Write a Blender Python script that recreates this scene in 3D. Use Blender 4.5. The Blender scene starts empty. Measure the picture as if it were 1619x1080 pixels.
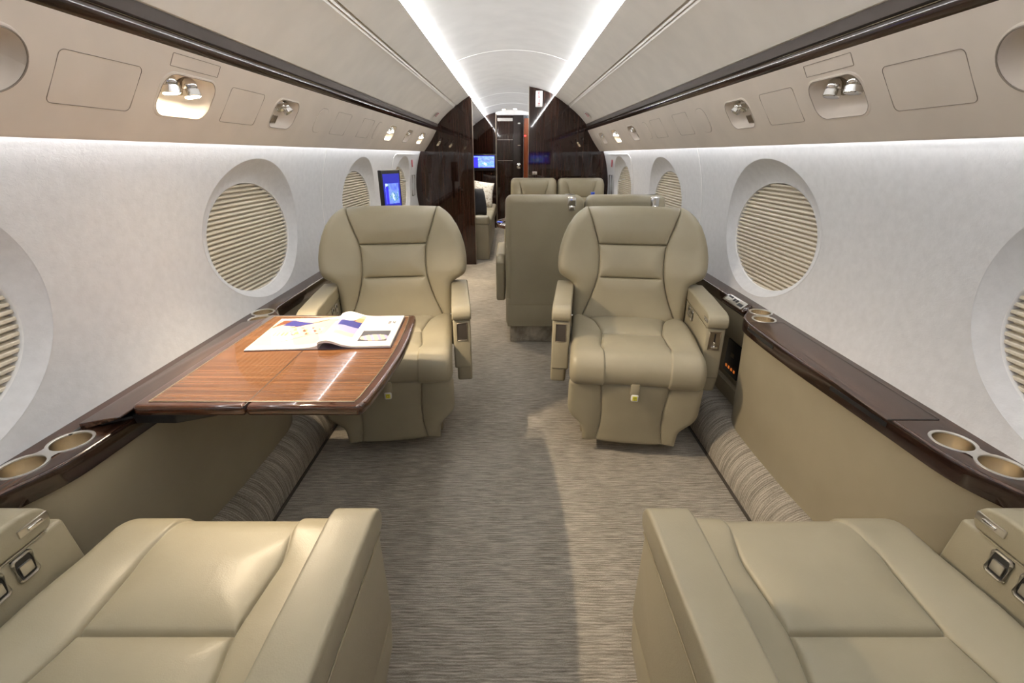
import bpy, bmesh, math, random
import numpy as np
from mathutils import Vector, Matrix

random.seed(4)
sc = bpy.context.scene
PI = math.pi
R = math.radians

# ------------------------------------------------------------------ camera
cam_d = bpy.data.cameras.new('camera')
cam_d.sensor_width = 36.0
cam_d.lens = 16.0
cam_d.clip_start = 0.02
cam = bpy.data.objects.new('camera', cam_d)
sc.collection.objects.link(cam)
cam.location = (0.0, 0.0, 1.2)
cam.rotation_euler = (R(90) - math.atan(296 / 719.6), 0, 0)
sc.camera = cam

# ------------------------------------------------------------------ world, exposure
world = bpy.data.worlds.new('world')
sc.world = world
world.use_nodes = True
world.node_tree.nodes['Background'].inputs[0].default_value = (0.75, 0.8, 0.9, 1)
world.node_tree.nodes['Background'].inputs[1].default_value = 0.3
vs = sc.view_settings
vs.view_transform = 'Standard'
vs.look = 'None'
vs.exposure = 0.17
vs.gamma = 1.0
vs.use_curve_mapping = False

COVE = 104.0       # ceiling strip emission
WASH = 15.0       # sidewall strip emission
LAMP = 36.0       # reading lamp watts

# ------------------------------------------------------------------ helpers
def link(o, parent=None):
    sc.collection.objects.link(o)
    if parent is not None:
        o.parent = parent
    return o

def tag(o, label=None, cat=None, group=None, kind=None):
    if label: o['label'] = label
    if cat: o['category'] = cat
    if group: o['group'] = group
    if kind: o['kind'] = kind
    return o

def empty(name, loc=(0, 0, 0), rz=0.0, **k):
    o = bpy.data.objects.new(name, None)
    o.empty_display_size = 0.05
    link(o)
    o.location = loc
    o.rotation_euler = (0, 0, rz)
    return tag(o, **k)

def copy_tree(o, parent=None):
    c = o.copy()
    sc.collection.objects.link(c)
    if parent is not None:
        c.parent = parent
    for ch in [x for x in bpy.data.objects if x.parent == o]:
        copy_tree(ch, c)
    return c

def T(x=0, y=0, z=0): return Matrix.Translation((x, y, z))
def RX(a): return Matrix.Rotation(R(a), 4, 'X')
def RY(a): return Matrix.Rotation(R(a), 4, 'Y')
def RZ(a): return Matrix.Rotation(R(a), 4, 'Z')

class MB:
    """collects shapes, builds them as one mesh object"""
    def __init__(self): self.bm = bmesh.new()
    def box(self, x0, x1, y0, y1, z0, z1, r=0.0, seg=3, m=None, taper=None):
        b = bmesh.new()
        bmesh.ops.create_cube(b, size=1)
        cx, cy, cz = (x0 + x1) / 2, (y0 + y1) / 2, (z0 + z1) / 2
        for v in b.verts:
            v.co = Vector((cx + v.co.x * (x1 - x0), cy + v.co.y * (y1 - y0), cz + v.co.z * (z1 - z0)))
        if taper: taper(b)
        if r > 0:
            r = min(r, abs(x1 - x0) * .49, abs(y1 - y0) * .49, abs(z1 - z0) * .49)
            bmesh.ops.bevel(b, geom=list(b.edges) + list(b.verts), offset=r, segments=seg, profile=.5, affect='EDGES')
        return self.add(b, m)
    def prism(self, pts, d0, d1, axis='Y', r=0.0, seg=3, m=None):
        """polygon pts extruded; axis Y: pts are (x,z); Z: (x,y); X: (y,z)"""
        b = bmesh.new()
        def P(p, d):
            if axis == 'Y': return (p[0], d, p[1])
            if axis == 'Z': return (p[0], p[1], d)
            return (d, p[0], p[1])
        a = [b.verts.new(P(p, d0)) for p in pts]
        c = [b.verts.new(P(p, d1)) for p in pts]
        n = len(pts)
        f0 = b.faces.new(a); f1 = b.faces.new(c[::-1])
        for i in range(n):
            b.faces.new((a[i], c[i], c[(i + 1) % n], a[(i + 1) % n]))
        bmesh.ops.recalc_face_normals(b, faces=b.faces[:])
        if r > 0:
            bmesh.ops.bevel(b, geom=list(b.edges) + list(b.verts), offset=r, segments=seg, profile=.5, affect='EDGES')
        return self.add(b, m)
    def cyl(self, p0, p1, r0, r1=None, n=24, cap=True, m=None):
        r1 = r0 if r1 is None else r1
        p0, p1 = Vector(p0), Vector(p1)
        d = (p1 - p0)
        b = bmesh.new()
        bmesh.ops.create_cone(b, cap_ends=cap, segments=n, radius1=r0, radius2=r1, depth=d.length)
        q = d.to_track_quat('Z', 'Y').to_matrix().to_4x4()
        bmesh.ops.transform(b, matrix=Matrix.Translation((p0 + p1) / 2) @ q, verts=b.verts[:])
        return self.add(b, m)
    def tube(self, pts, r, n=8, m=None, closed=False):
        b = bmesh.new()
        pts = [Vector(p) for p in pts]
        rings = []
        N = len(pts)
        for i, p in enumerate(pts):
            if closed: t = pts[(i + 1) % N] - pts[i - 1]
            else: t = pts[min(i + 1, N - 1)] - pts[max(i - 1, 0)]
            q = t.to_track_quat('Z', 'Y')
            rings.append([b.verts.new(p + q @ Vector((r * math.cos(a), r * math.sin(a), 0)))
                          for a in [2 * PI * k / n for k in range(n)]])
        for i in range(N if closed else N - 1):
            A, B = rings[i], rings[(i + 1) % N]
            for k in range(n):
                b.faces.new((A[k], A[(k + 1) % n], B[(k + 1) % n], B[k]))
        if not closed:
            b.faces.new(rings[0][::-1]); b.faces.new(rings[-1])
        bmesh.ops.recalc_face_normals(b, faces=b.faces[:])
        return self.add(b, m)
    def lathe(self, prof, n=32, m=None, sx=1, sy=1):
        """profile of (r,z) around Z"""
        b = bmesh.new()
        rings = [[b.verts.new((r * math.cos(2 * PI * k / n) * sx, r * math.sin(2 * PI * k / n) * sy, z)) for k in range(n)] for r, z in prof]
        for A, B in zip(rings, rings[1:]):
            for k in range(n):
                b.faces.new((A[k], A[(k + 1) % n], B[(k + 1) % n], B[k]))
        bmesh.ops.remove_doubles(b, verts=b.verts[:], dist=1e-6)
        bmesh.ops.recalc_face_normals(b, faces=b.faces[:])
        return self.add(b, m)
    def grid(self, P, m=None, mask=None):
        """P: (n,k,3) array"""
        n, k, _ = P.shape
        b = bmesh.new()
        V = [[b.verts.new(P[i, j]) for j in range(k)] for i in range(n)]
        for i in range(n - 1):
            for j in range(k - 1):
                if mask is None or mask(i, j):
                    try: b.faces.new((V[i][j], V[i + 1][j], V[i + 1][j + 1], V[i][j + 1]))
                    except ValueError: pass
        lone = [v for v in b.verts if not v.link_faces]
        bmesh.ops.delete(b, geom=lone, context='VERTS')
        return self.add(b, m)
    def face(self, pts, m=None):
        b = bmesh.new()
        b.faces.new([b.verts.new(p) for p in pts])
        return self.add(b, m)
    def add(self, b, m=None):
        if m is not None: bmesh.ops.transform(b, matrix=m, verts=b.verts[:])
        me = bpy.data.meshes.new('t'); b.to_mesh(me); b.free()
        self.bm.from_mesh(me); bpy.data.meshes.remove(me)
        return self
    def mirror(self):
        for v in self.bm.verts: v.co.x = -v.co.x
        bmesh.ops.reverse_faces(self.bm, faces=self.bm.faces[:])
        return self
    def build(self, name, mat, parent=None, side=1, smooth=True, angle=40):
        if side < 0: self.mirror()
        me = bpy.data.meshes.new(name)
        self.bm.to_mesh(me); self.bm.free()
        mats = mat if isinstance(mat, (list, tuple)) else [mat]
        for x in mats: me.materials.append(x)
        if smooth:
            me.polygons.foreach_set('use_smooth', [True] * len(me.polygons))
            try: me.set_sharp_from_angle(angle=R(angle))
            except Exception: pass
        me.update()
        o = bpy.data.objects.new(name, me)
        return link(o, parent)

# ------------------------------------------------------------------ materials
def new_mat(name):
    m = bpy.data.materials.new(name); m.use_nodes = True
    nt = m.node_tree
    return m, nt, nt.nodes['Principled BSDF']

def coords(nt, scale, kind='Object'):
    tc = nt.nodes.new('ShaderNodeTexCoord'); mp = nt.nodes.new('ShaderNodeMapping')
    mp.inputs['Scale'].default_value = scale
    if kind == 'World':
        g = nt.nodes.new('ShaderNodeNewGeometry'); nt.links.new(g.outputs['Position'], mp.inputs['Vector'])
    else:
        nt.links.new(tc.outputs[kind], mp.inputs['Vector'])
    return mp.outputs['Vector']

def noise(nt, vec, scale=1, detail=4, rough=.5, dist=0):
    n = nt.nodes.new('ShaderNodeTexNoise')
    n.inputs['Scale'].default_value = scale; n.inputs['Detail'].default_value = detail
    n.inputs['Roughness'].default_value = rough; n.inputs['Distortion'].default_value = dist
    nt.links.new(vec, n.inputs['Vector'])
    return n.outputs['Fac']

def ramp(nt, fac, stops):
    r = nt.nodes.new('ShaderNodeValToRGB')
    e = r.color_ramp.elements
    while len(e) < len(stops): e.new(.5)
    for k, (p, c) in zip(e, stops):
        k.position = p; k.color = (*c, 1)
    nt.links.new(fac, r.inputs['Fac'])
    return r.outputs['Color']

def bump(nt, bs, h, strength=.2, dist=.001):
    b = nt.nodes.new('ShaderNodeBump')
    b.inputs['Strength'].default_value = strength; b.inputs['Distance'].default_value = dist
    nt.links.new(h, b.inputs['Height']); nt.links.new(b.outputs['Normal'], bs.inputs['Normal'])
    return b

def plain(name, col, rough=.5, metal=0, coat=0, bs_scale=None, bstr=.15, bdist=.0006, spec=.5):
    m, nt, bs = new_mat(name)
    bs.inputs['Base Color'].default_value = (*col, 1)
    bs.inputs['Roughness'].default_value = rough
    bs.inputs['Metallic'].default_value = metal
    bs.inputs['Coat Weight'].default_value = coat
    bs.inputs['Coat Roughness'].default_value = .05
    bs.inputs['Specular IOR Level'].default_value = spec
    # a slight mottling so no surface is perfectly uniform
    v = coords(nt, (1, 1, 1))
    f = noise(nt, v, 7, 3)
    c = ramp(nt, f, [(.3, tuple(x * .95 for x in col)), (.7, tuple(min(1, x * 1.04) for x in col))])
    nt.links.new(c, bs.inputs['Base Color'])
    if bs_scale:
        bump(nt, bs, noise(nt, v, bs_scale, 3), bstr, bdist)
    return m

def emit(name, col, s):
    m, nt, bs = new_mat(name)
    bs.inputs['Base Color'].default_value = (*col, 1)
    bs.inputs['Emission Color'].default_value = (*col, 1)
    bs.inputs['Emission Strength'].default_value = s
    return m

def leather(name, col, rough=.42):
    m, nt, bs = new_mat(name)
    v = coords(nt, (1, 1, 1))
    f = noise(nt, v, 5, 4)
    c = ramp(nt, f, [(.3, tuple(x * .93 for x in col)), (.7, tuple(x * 1.05 for x in col))])
    nt.links.new(c, bs.inputs['Base Color'])
    bs.inputs['Roughness'].default_value = rough
    bs.inputs['Specular IOR Level'].default_value = .45
    vo = nt.nodes.new('ShaderNodeTexVoronoi'); vo.inputs['Scale'].default_value = 420
    nt.links.new(v, vo.inputs['Vector'])
    n2 = noise(nt, v, 9, 5, .6, 1.2)
    ma = nt.nodes.new('ShaderNodeMath'); ma.operation = 'MULTIPLY_ADD'
    nt.links.new(vo.outputs['Distance'], ma.inputs[0]); ma.inputs[1].default_value = .12
    nt.links.new(n2, ma.inputs[2])
    bump(nt, bs, ma.outputs[0], .3, .003)
    return m

def wood(name, dark, mid, light, scale, rough=.12, coat=.6, kind='Object', det=5, k2=.25):
    """scale = (x,y,z); grain runs along the smallest scale"""
    m, nt, bs = new_mat(name)
    v = coords(nt, scale, kind)
    f = noise(nt, v, 1, det, .65, .25)
    v2 = coords(nt, tuple(s * .22 for s in scale), kind)
    f2 = noise(nt, v2, 1, 2)
    ma = nt.nodes.new('ShaderNodeMath'); ma.operation = 'MULTIPLY_ADD'
    nt.links.new(f2, ma.inputs[0]); ma.inputs[1].default_value = k2
    sb = nt.nodes.new('ShaderNodeMath'); sb.operation = 'SUBTRACT'
    nt.links.new(f, sb.inputs[0]); sb.inputs[1].default_value = k2 / 2
    nt.links.new(sb.outputs[0], ma.inputs[2])
    c = ramp(nt, ma.outputs[0], [(.34, dark), (.46, mid), (.62, light)])
    nt.links.new(c, bs.inputs['Base Color'])
    bs.inputs['Roughness'].default_value = rough
    bs.inputs['Coat Weight'].default_value = coat
    bs.inputs['Coat Roughness'].default_value = .03
    return m

M = {}
M['leather'] = leather('cream_leather', (.340, .302, .210))
M['leather_dado'] = leather('side_panel_leather', (.32, .278, .192), .5)
M['stitch'] = plain('stitch_thread', (.30, .26, .17), .7)
M['ceiling'] = plain('ceiling_white', (.80, .785, .76), .5)
M['ceiling_side'] = plain('ceiling_cream', (.78, .74, .68), .5)
M['psu'] = plain('overhead_cream', (.68, .61, .535), .55)
M['seam'] = plain('panel_gap', (.26, .22, .18), .7)
M['seam_light'] = plain('panel_joint', (.85, .84, .82), .6)
M['dark_gap'] = plain('dark_recess', (.055, .042, .034), .7)
M['black'] = plain('black_plastic', (.012, .012, .013), .35)
M['chrome'] = plain('polished_chrome', (.75, .74, .72), .12, 1)
M['steel'] = plain('brushed_steel', (.74, .66, .53), .27, 1)
M['ring'] = plain('satin_ring', (.80, .79, .76), .38, 1)
M['silver'] = plain('satin_silver', (.62, .60, .56), .3, 1)
M['bronze'] = plain('satin_bronze', (.33, .28, .22), .35, 1)
M['inner'] = plain('recess_dark', (.06, .05, .04), .4)
M['wood_dark'] = wood('dark_gloss_walnut', (.010, .005, .003), (.022, .010, .006), (.045, .02, .012), (60, 2.2, 60), .16, .3, 'World')
M['wood_ledge'] = wood('ledge_walnut', (.013, .0055, .0032), (.038, .0165, .0095), (.088, .044, .027), (120, 1.6, 120), .19, .12, 'World')
M['wood_fascia'] = wood('fascia_walnut', (.009, .0038, .0025), (.016, .0068, .0042), (.026, .011, .007), (160, 1.2, 160), .12, .3, 'World', 3, .1)
M['wood_table'] = wood('table_zebrano', (.035, .014, .006), (.125, .053, .021), (.22, .10, .042), (2, 300, 300), .1, .8)
M['wood_edge'] = wood('table_edge_walnut', (.02, .008, .004), (.05, .018, .009), (.085, .03, .014), (4, 90, 90), .1, .9)
M['wood_bulk'] = wood('bulkhead_walnut', (.007, .003, .002), (.014, .0055, .0035), (.030, .0125, .008), (70, 70, 1.6), .035, .0)
M['wood_red'] = wood('door_edge_mahogany', (.10, .022, .008), (.2, .05, .018), (.28, .08, .03), (60, 60, 2), .15, .6)

# sidewall fabric: matt off-white with crinkled relief
m, nt, bs = new_mat('sidewall_fabric')
v = coords(nt, (1, 1, 1))
f = noise(nt, v, 40, 5, .6)
nt.links.new(ramp(nt, f, [(.3, (.58, .58, .585)), (.7, (.64, .64, .645))]), bs.inputs['Base Color'])
bs.inputs['Roughness'].default_value = .85
v3 = coords(nt, (1, .75, 1.1))
bump(nt, bs, noise(nt, v3, 115, 5, .6, .7), .4, .0015)
M['wall'] = m
M['wall_smooth'] = plain('window_surround_white', (.74, .73, .715), .55)

# pleated shade
m, nt, bs = new_mat('pleated_shade_cloth')
v = coords(nt, (1, 1, 1))
nt.links.new(ramp(nt, noise(nt, v, 220, 3), [(.3, (.60, .54, .43)), (.7, (.68, .62, .50))]), bs.inputs['Base Color'])
bs.inputs['Roughness'].default_value = .6
M['shade'] = m

# carpet: short pile with strie running across the cabin
def carpet(name, sc3):
    m, nt, bs = new_mat(name)
    def mth(op, x, y, z=None):
        n = nt.nodes.new('ShaderNodeMath'); n.operation = op
        for i, q in enumerate((x, y, z)):
            if q is None: continue
            if isinstance(q, (int, float)): n.inputs[i].default_value = q
            else: nt.links.new(q, n.inputs[i])
        return n.outputs[0]
    v1 = coords(nt, (1, 1, 1))
    sp_ = nt.nodes.new('ShaderNodeSeparateXYZ'); nt.links.new(v1, sp_.inputs[0])
    warp = noise(nt, coords(nt, (9, 16, 9)), 1, 3, .6)
    ph = mth('MULTIPLY_ADD', warp, 13.0, mth('MULTIPLY', sp_.outputs['Y'], 760.0))
    line = mth('MULTIPLY_ADD', mth('SINE', ph, 0), .5, .5)
    streak = noise(nt, coords(nt, sc3), 1, 5, .7, .3)
    brk = noise(nt, coords(nt, (34, 60, 34)), 1, 3, .6)
    fine = noise(nt, v1, 520, 2, .7)
    big = noise(nt, coords(nt, (2.2, 1.3, 2.2)), 1, 3, .5, .6)
    f = mth('MULTIPLY', mth('SUBTRACT', line, .5), mth('MULTIPLY', brk, .24))
    f = mth('ADD', f, mth('MULTIPLY_ADD', mth('SUBTRACT', streak, .5), .9, .5))
    f = mth('ADD', f, mth('MULTIPLY', mth('SUBTRACT', fine, .5), .75))
    f = mth('ADD', f, mth('MULTIPLY', mth('SUBTRACT', big, .5), .30))
    c = ramp(nt, f, [(.27, (.15, .128, .098)), (.49, (.38, .34, .275)), (.68, (.70, .64, .55))])
    nt.links.new(c, bs.inputs['Base Color'])
    bs.inputs['Roughness'].default_value = .95
    bs.inputs['Specular IOR Level'].default_value = .15
    bs.inputs['Sheen Weight'].default_value = .15
    bump(nt, bs, f, .9, .005)
    return m
M['carpet'] = carpet('carpet_strie', (13, 165, 13))
M['carpet_roll'] = carpet('carpet_bolster', (5, 120, 5))

M['strip'] = emit('cove_light', (.95, .97, 1.0), COVE)
M['wash'] = emit('sidewall_wash_light', (.95, .97, 1.0), WASH)
M['lens_on'] = emit('lit_lens', (1.0, .86, .62), 130)
M['lens_off'] = plain('unlit_lens', (.55, .58, .66), .12)
M['page'] = plain('magazine_page', (.56, .545, .55), .4)
M['red'] = plain('red_lettering', (.38, .015, .03), .5)
M['white'] = plain('sign_white', (.82, .82, .80), .4)
M['yellow'] = plain('yellow_button', (.70, .65, .05), .4)
M['ink'] = plain('dark_ink', (.03, .03, .04), .5)

# ------------------------------------------------------------------ cabin cross-section
Y0, Y1 = -0.72, 5.30       # cabin, rear bulkhead to forward bulkhead
Y2 = 8.20                  # forward lounge end
CR = 1.146                 # ceiling arc radius
def crown(x): return 1.848 - (CR - math.sqrt(CR * CR - x * x))
LIP = (.440, 1.757)
GRV = (.576, 1.670)
PB = (.779, 1.498)
WT = (.800, 1.466)
PA = (.800, 1.434)
PBt = (.940, 1.233)
def circ(ax, az, bx, bz, n, r=1.06, c=.78):
    """points on the fuselage arc from a to b"""
    a0 = math.atan2(az - c, ax); a1 = math.atan2(bz - c, bx)
    r0 = math.hypot(ax, az - c); r1 = math.hypot(bx, bz - c)
    return [((r0 + (r1 - r0) * t) * math.cos(a0 + (a1 - a0) * t), c + (r0 + (r1 - r0) * t) * math.sin(a0 + (a1 - a0) * t))
            for t in [i / n for i in range(n + 1)]]

def sheet(poly, ys, mb=None):
    """open cross-section polyline swept along Y"""
    P = np.array([[(x, y, z) for y in ys] for x, z in poly])
    mb = mb or MB()
    return mb.grid(P)

def ys_(a, b, step=.5):
    n = max(1, int((b - a) / step))
    return [a + (b - a) * i / n for i in range(n + 1)]

# floor
MB().box(-1.15, 1.15, Y0 - .05, Y2 + .6, -.04, 0).build('floor', M['carpet'], smooth=False)
fl = bpy.data.objects['floor']; tag(fl, kind='structure')

# ceiling
def ceil_mesh(a, b):
    n = 40
    xs = [-.452 + .904 * i / n for i in range(n + 1)]
    low = [(x, crown(x) + .012) for x in xs]
    up = [(x, crown(x) + .03) for x in xs[::-1]]
    return low + up
mb = MB(); mb.prism(ceil_mesh(0, 0), Y0, Y2, 'Y')
tag(mb.build('ceiling', M['ceiling'], angle=30), kind='structure')
for yy in (3.63, 5.95, 7.1):
    pts = [(x, yy, crown(x) + .0115) for x in np.linspace(-.43, .43, 41)]
    tag(MB().tube(pts, .0022, 6).build('trim_1' if yy == 3.63 else 'trim_joint', M['seam_light']), kind='structure')

for s, sd in ((-1, 'left'), (1, 'right')):
    # upper side panel, lip and groove
    a = circ(*LIP, *GRV, 8)
    prof = [(.452, 1.75)] + [(LIP[0] + .004, LIP[1] - .004), LIP] + [(LIP[0] - .003, LIP[1] + .004), (LIP[0] + .002, LIP[1] + .008)]
    outer = a[1:]
    b_ = circ(*GRV, *PB, 12)
    g = [(GRV[0] + .004, GRV[1] + .012), (GRV[0] + .010, GRV[1] + .008), (GRV[0] + .014, GRV[1] - .010)]
    g2 = [(GRV[0] + .019, GRV[1] - .004), (GRV[0] + .024, GRV[1] - .018)]
    bb = [p for p in b_ if p[1] < GRV[1] - .022]
    inner = [(LIP[0] + .002, LIP[1] + .006), LIP] + outer + g + g2 + bb + [(PB[0] + .02, PB[1] - .005)]
    # give it thickness on the hidden side
    back = [(x * 1.03 + .012, z + .03) for x, z in inner[::-1]]
    mb = MB(); mb.prism(inner + back, Y0, Y1 + .0, 'Y')
    tag(mb.build('ceiling_' + sd, M['ceiling_side'], side=s, angle=30), kind='structure')
    if True:
        mb = MB(); mb.prism(inner + back, Y1 + .04, Y2, 'Y')
        tag(mb.build('ceiling_forward', M['ceiling_side'], side=s, angle=30), kind='structure')
    # cove light strip
    for k, (ya, yb) in enumerate(((Y0, Y1), (Y1 + .04, Y2 - .02))):
        mb = MB()
        P = np.array([[(x, y, z) for y in ys_(ya, yb, .6)] for x, z in [(.4365, 1.7625), (.4455, 1.7800)]])
        mb.grid(P)
        o = mb.build('cove_light_strip', M['strip'], side=s, smooth=False)
        tag(o, ['white light strip along the %s edge of the ceiling' % sd, 'white light strip %s beyond the dark bulkhead' % ('above the sofa' if s < 0 else 'on the right ceiling edge')][k], 'light strip')
    # dark recess between panel and wood band, then the wood band with bright line
    mb = MB(); mb.prism([(PB[0] + .004, PB[1] - .004), (PB[0] + .006, WT[1] + .002), (WT[0] + .02, WT[1] - .004), (.86, 1.47), (.84, 1.52), (.80, 1.52)], Y0, Y1, 'Y')
    tag(mb.build('trim_recess', M['dark_gap'], side=s), kind='structure')
    mb = MB()
    mb.prism([(WT[0] - .006, WT[1] - .001), (WT[0] - .010, WT[1] - .008), (WT[0] - .009, WT[1] - .016), (WT[0] - .004, PA[1] + .003), (WT[0] + .004, PA[1] - .003), (WT[0] + .03, PA[1]), (WT[0] + .03, WT[1])], Y0, Y1, 'Y')
    tag(mb.build('trim_wood_band', M['wood_dark'], side=s), kind='structure')
    tag(MB().tube([(WT[0] - .008, y, WT[1] - .002) for y in (Y0, Y1)], .0014, 6).build('trim_highlight_line', M['chrome'], side=s), kind='structure')  # metal bead put in as the highlight along the wood band's top edge

# ------------------------------------------------------------------ sidewalls with oval windows
WZ = [(.585, 1.022), (.62, 1.034), (.75, 1.052), (.88, 1.056), (1.0, 1.046), (1.1, 1.024), (1.18, 1.000), (1.27, .966)]
def wallx(z):
    return float(np.interp(z, WZQ[0], WZQ[1]))
# smooth the profile with a polynomial fit
_z = np.array([p[0] for p in WZ]); _x = np.array([p[1] for p in WZ])
_c = np.polyfit(_z, _x, 4)
WZQ = (np.linspace(.56, 1.29, 60), np.polyval(_c, np.linspace(.56, 1.29, 60)))
WINY = [-.66, .635, 1.925, 3.305, 4.60]
WCZ, WRA, WRB, WX = .879, .306, .214, 1.078
OCZ, ORA, ORB = .912, .362, .272

def wall_surface(y, z):
    x = wallx(z)
    for wy in WINY:
        dy = y - wy
        if abs(dy) > .36: continue
        ei = math.hypot(dy / WRA, (z - WCZ) / WRB)
        eo = math.hypot(dy / ORA, (z - OCZ) / ORB)
        if eo < 1:
            if ei <= 1.03: return WX + .004
            q = (ei - 1.03) / max(1e-6, (ei - 1.03) + (1 - eo))
            q = 1 - (1 - q) ** 1.15
            return WX - .001 + (x - WX + .001) * q
    return x

def build_wall(s, sd):
    ys = np.arange(Y0, Y1 + .001, .0086)
    zs = np.arange(.6192, 1.266, .0085)
    nY, nZ = len(ys), len(zs)
    V = np.zeros((nY, nZ, 3))
    ins = np.zeros((nY, nZ), int)
    for i, y in enumerate(ys):
        for j, z in enumerate(zs):
            for k, wy in enumerate(WINY):
                if math.hypot((y - wy) / ORA, (z - OCZ) / ORB) < 1: ins[i, j] = k + 1
    for i, y in enumerate(ys):
        for j, z in enumerate(zs):
            y_, z_ = y, z
            if ins[i, j]:
                wy = WINY[ins[i, j] - 1]
                e = math.hypot((y - wy) / ORA, (z - OCZ) / ORB)
                if e > .93: y_, z_ = wy + (y - wy) / e, OCZ + (z - OCZ) / e
            V[i, j] = (s * wallx(z_), y_, z_)
    faces = []
    for i in range(nY - 1):
        for j in range(nZ - 1):
            if ins[i, j] and ins[i + 1, j] and ins[i, j + 1] and ins[i + 1, j + 1]: continue
            a = i * nZ + j
            q = (a, a + nZ, a + nZ + 1, a + 1)
            faces.append(q if s < 0 else q[::-1])
    me = bpy.data.meshes.new('wall_' + sd)
    me.from_pydata(V.reshape(-1, 3).tolist(), [], faces)
    me.polygons.foreach_set('use_smooth', [True] * len(me.polygons))
    me.materials.append(M['wall'])
    o = link(bpy.data.objects.new('wall_' + sd, me))
    return tag(o, kind='structure')

wn = 0
for s, sd in ((-1, 'left'), (1, 'right')):
    build_wall(s, sd)
    for k, wy in enumerate(WINY):
        if k == 0: continue
        wn += 1
        w = empty('window_%d' % wn, (s * WX, wy, WCZ), kind='structure')
        # frame ring (local coords: x outward)
        mb = MB()
        ring = []
        N = 96
        prof = [(1.004, .000), (1.0, .001), (.997, .004), (.994, .03), (1.04, .03)]
        P = np.array([[((px), WRA * e * math.cos(2 * PI * i / N), WRB * e * math.sin(2 * PI * i / N)) for i in range(N + 1)] for e, px in prof])
        mb.grid(P)
        mb.build('window_frame', M['wall_smooth'], w, side=s)
        # flared recess from the wall surface down to the frame
        mb = MB()
        rows = []
        for q in [0, .03, .08, .16, .26, .38, .5, .62, .74, .84, .92, .97, 1.0, 1.014]:
            row = []
            for i in range(N + 1):
                a = 2 * PI * i / N
                yi, zi = WRA * 1.003 * math.cos(a), WRB * 1.003 * math.sin(a)
                yo, zo = ORA * math.cos(a), OCZ - WCZ + ORB * math.sin(a)
                y, z = yi + (yo - yi) * q, zi + (zo - zi) * q
                xo = wallx(WCZ + zo) - WX
                g = min(1, q) ** (1.2 + .5 * math.sin(a)) if q < .995 else 1.0
                row.append((.0005 + (xo - .0005) * g - (.0008 if q > 1 else 0), y, z))
            rows.append(row)
        mb.grid(np.array(rows))
        mb.build('window_surround', M['wall'], w, side=s)
        # pleated shade: horizontal pleats clipped to the oval
        mb = MB()
        npl = 26
        rows = []
        for i in range(npl):
            for f_, dx in ((0, .0205), (.10, .0075), (.18, .006), (.52, .006), (.60, .0075), (.70, .0205)):
                t = max(-1, min(1, -1 + 2 * (i + f_) / npl))
                half = WRA * math.sqrt(max(0.0004, 1 - t * t))
                rows.append([(dx, -half + 2 * half * k2 / 12, t * (WRB + .001)) for k2 in range(13)])
        mb.grid(np.array(rows))
        sh = mb.build('window_shade', M['shade'], w, side=s, smooth=False)
        # pane behind the shade
        mb = MB()
        P = np.array([[(.032, WRA * e * math.cos(2 * PI * i / 48), WRB * e * math.sin(2 * PI * i / 48)) for i in range(49)] for e in (.001, 1.04)])
        mb.grid(P)
        mb.build('window_pane', M['black'], w, side=s)
    # joint line in the wall lining
    for yy in (2.62,):
        pts = [(wall_surface(yy, z) - .0005, yy + (1.2 - z) * .02, z) for z in np.linspace(.62, 1.255, 24)]
        tag(MB().tube(pts, .0017, 6).build('trim_wall_joint', M['seam_light'], side=s), kind='structure')
    # wash light above the wall
    mb = MB()
    mb.grid(np.array([[(x, y, 1.252) for y in ys_(Y0, Y1 - .02, .6)] for x in (.948, .968)]))
    o = mb.build('sidewall_light_strip', M['wash'], side=s, smooth=False)
    tag(o, 'hidden light strip washing the %s sidewall from under the overhead panel' % sd, 'light strip')

# ------------------------------------------------------------------ overhead service panels
pl = math.hypot(PBt[0] - PA[0], PBt[1] - PA[1])
ux, uz = (PBt[0] - PA[0]) / pl, (PBt[1] - PA[1]) / pl      # down the panel
nx, nz = uz, -ux                                            # outward normal towards the cabin
if nx > 0: nx, nz = -nx, -nz
def pp(y, t, d=0.0):
    """point on the overhead panel: y along cabin, t 0..1 down the panel, d towards the cabin"""
    return (PA[0] + ux * pl * t + nx * d, y, PA[1] + uz * pl * t + nz * d)

def rrect(y0, y1, t0, t1, r, n=6, shear=0.0):
    """rounded rectangle on the panel in metres (y, w)"""
    w0, w1 = t0 * pl, t1 * pl
    pts = []
    for cx, cy, a0 in ((y1 - r, w0 + r, -90), (y1 - r, w1 - r, 0), (y0 + r, w1 - r, 90), (y0 + r, w0 + r, 180)):
        for k in range(n + 1):
            a = R(a0 + 90 * k / n)
            pts.append((cx + r * math.cos(a), cy + r * math.sin(a)))
    return pts

def outline(mb, pts, rad, d=.0):
    mb.tube([pp(y, w / pl, d) for y, w in pts], rad, 6, closed=True)

def octo(y0, y1, t0, t1):
    """bezel outline: rounded lozenge with cut corners, cusp lower wall side"""
    return rrect(y0, y1, t0, t1, min((y1 - y0), (t1 - t0) * pl) * .36, 8)

def cup_surface(mb, pts, depth, d0=0.0):
    """a dished recess bounded by outline pts"""
    c = np.mean(np.array(pts), axis=0)
    rows = []
    for q, dd in ((1.10, -.001), (1.07, .0022), (1.0, .003), (.97, .001), (.94, -.006), (.86, -.018), (.72, -.026), (.45, -.03), (.02, -.03)):
        dd = dd if dd > 0 else dd * depth / .03
        rows.append([pp(c[0] + (y - c[0]) * q, (c[1] + (w - c[1]) * q) / pl, dd + d0) for y, w in pts + [pts[0]]])
    mb.grid(np.array(rows))

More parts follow.
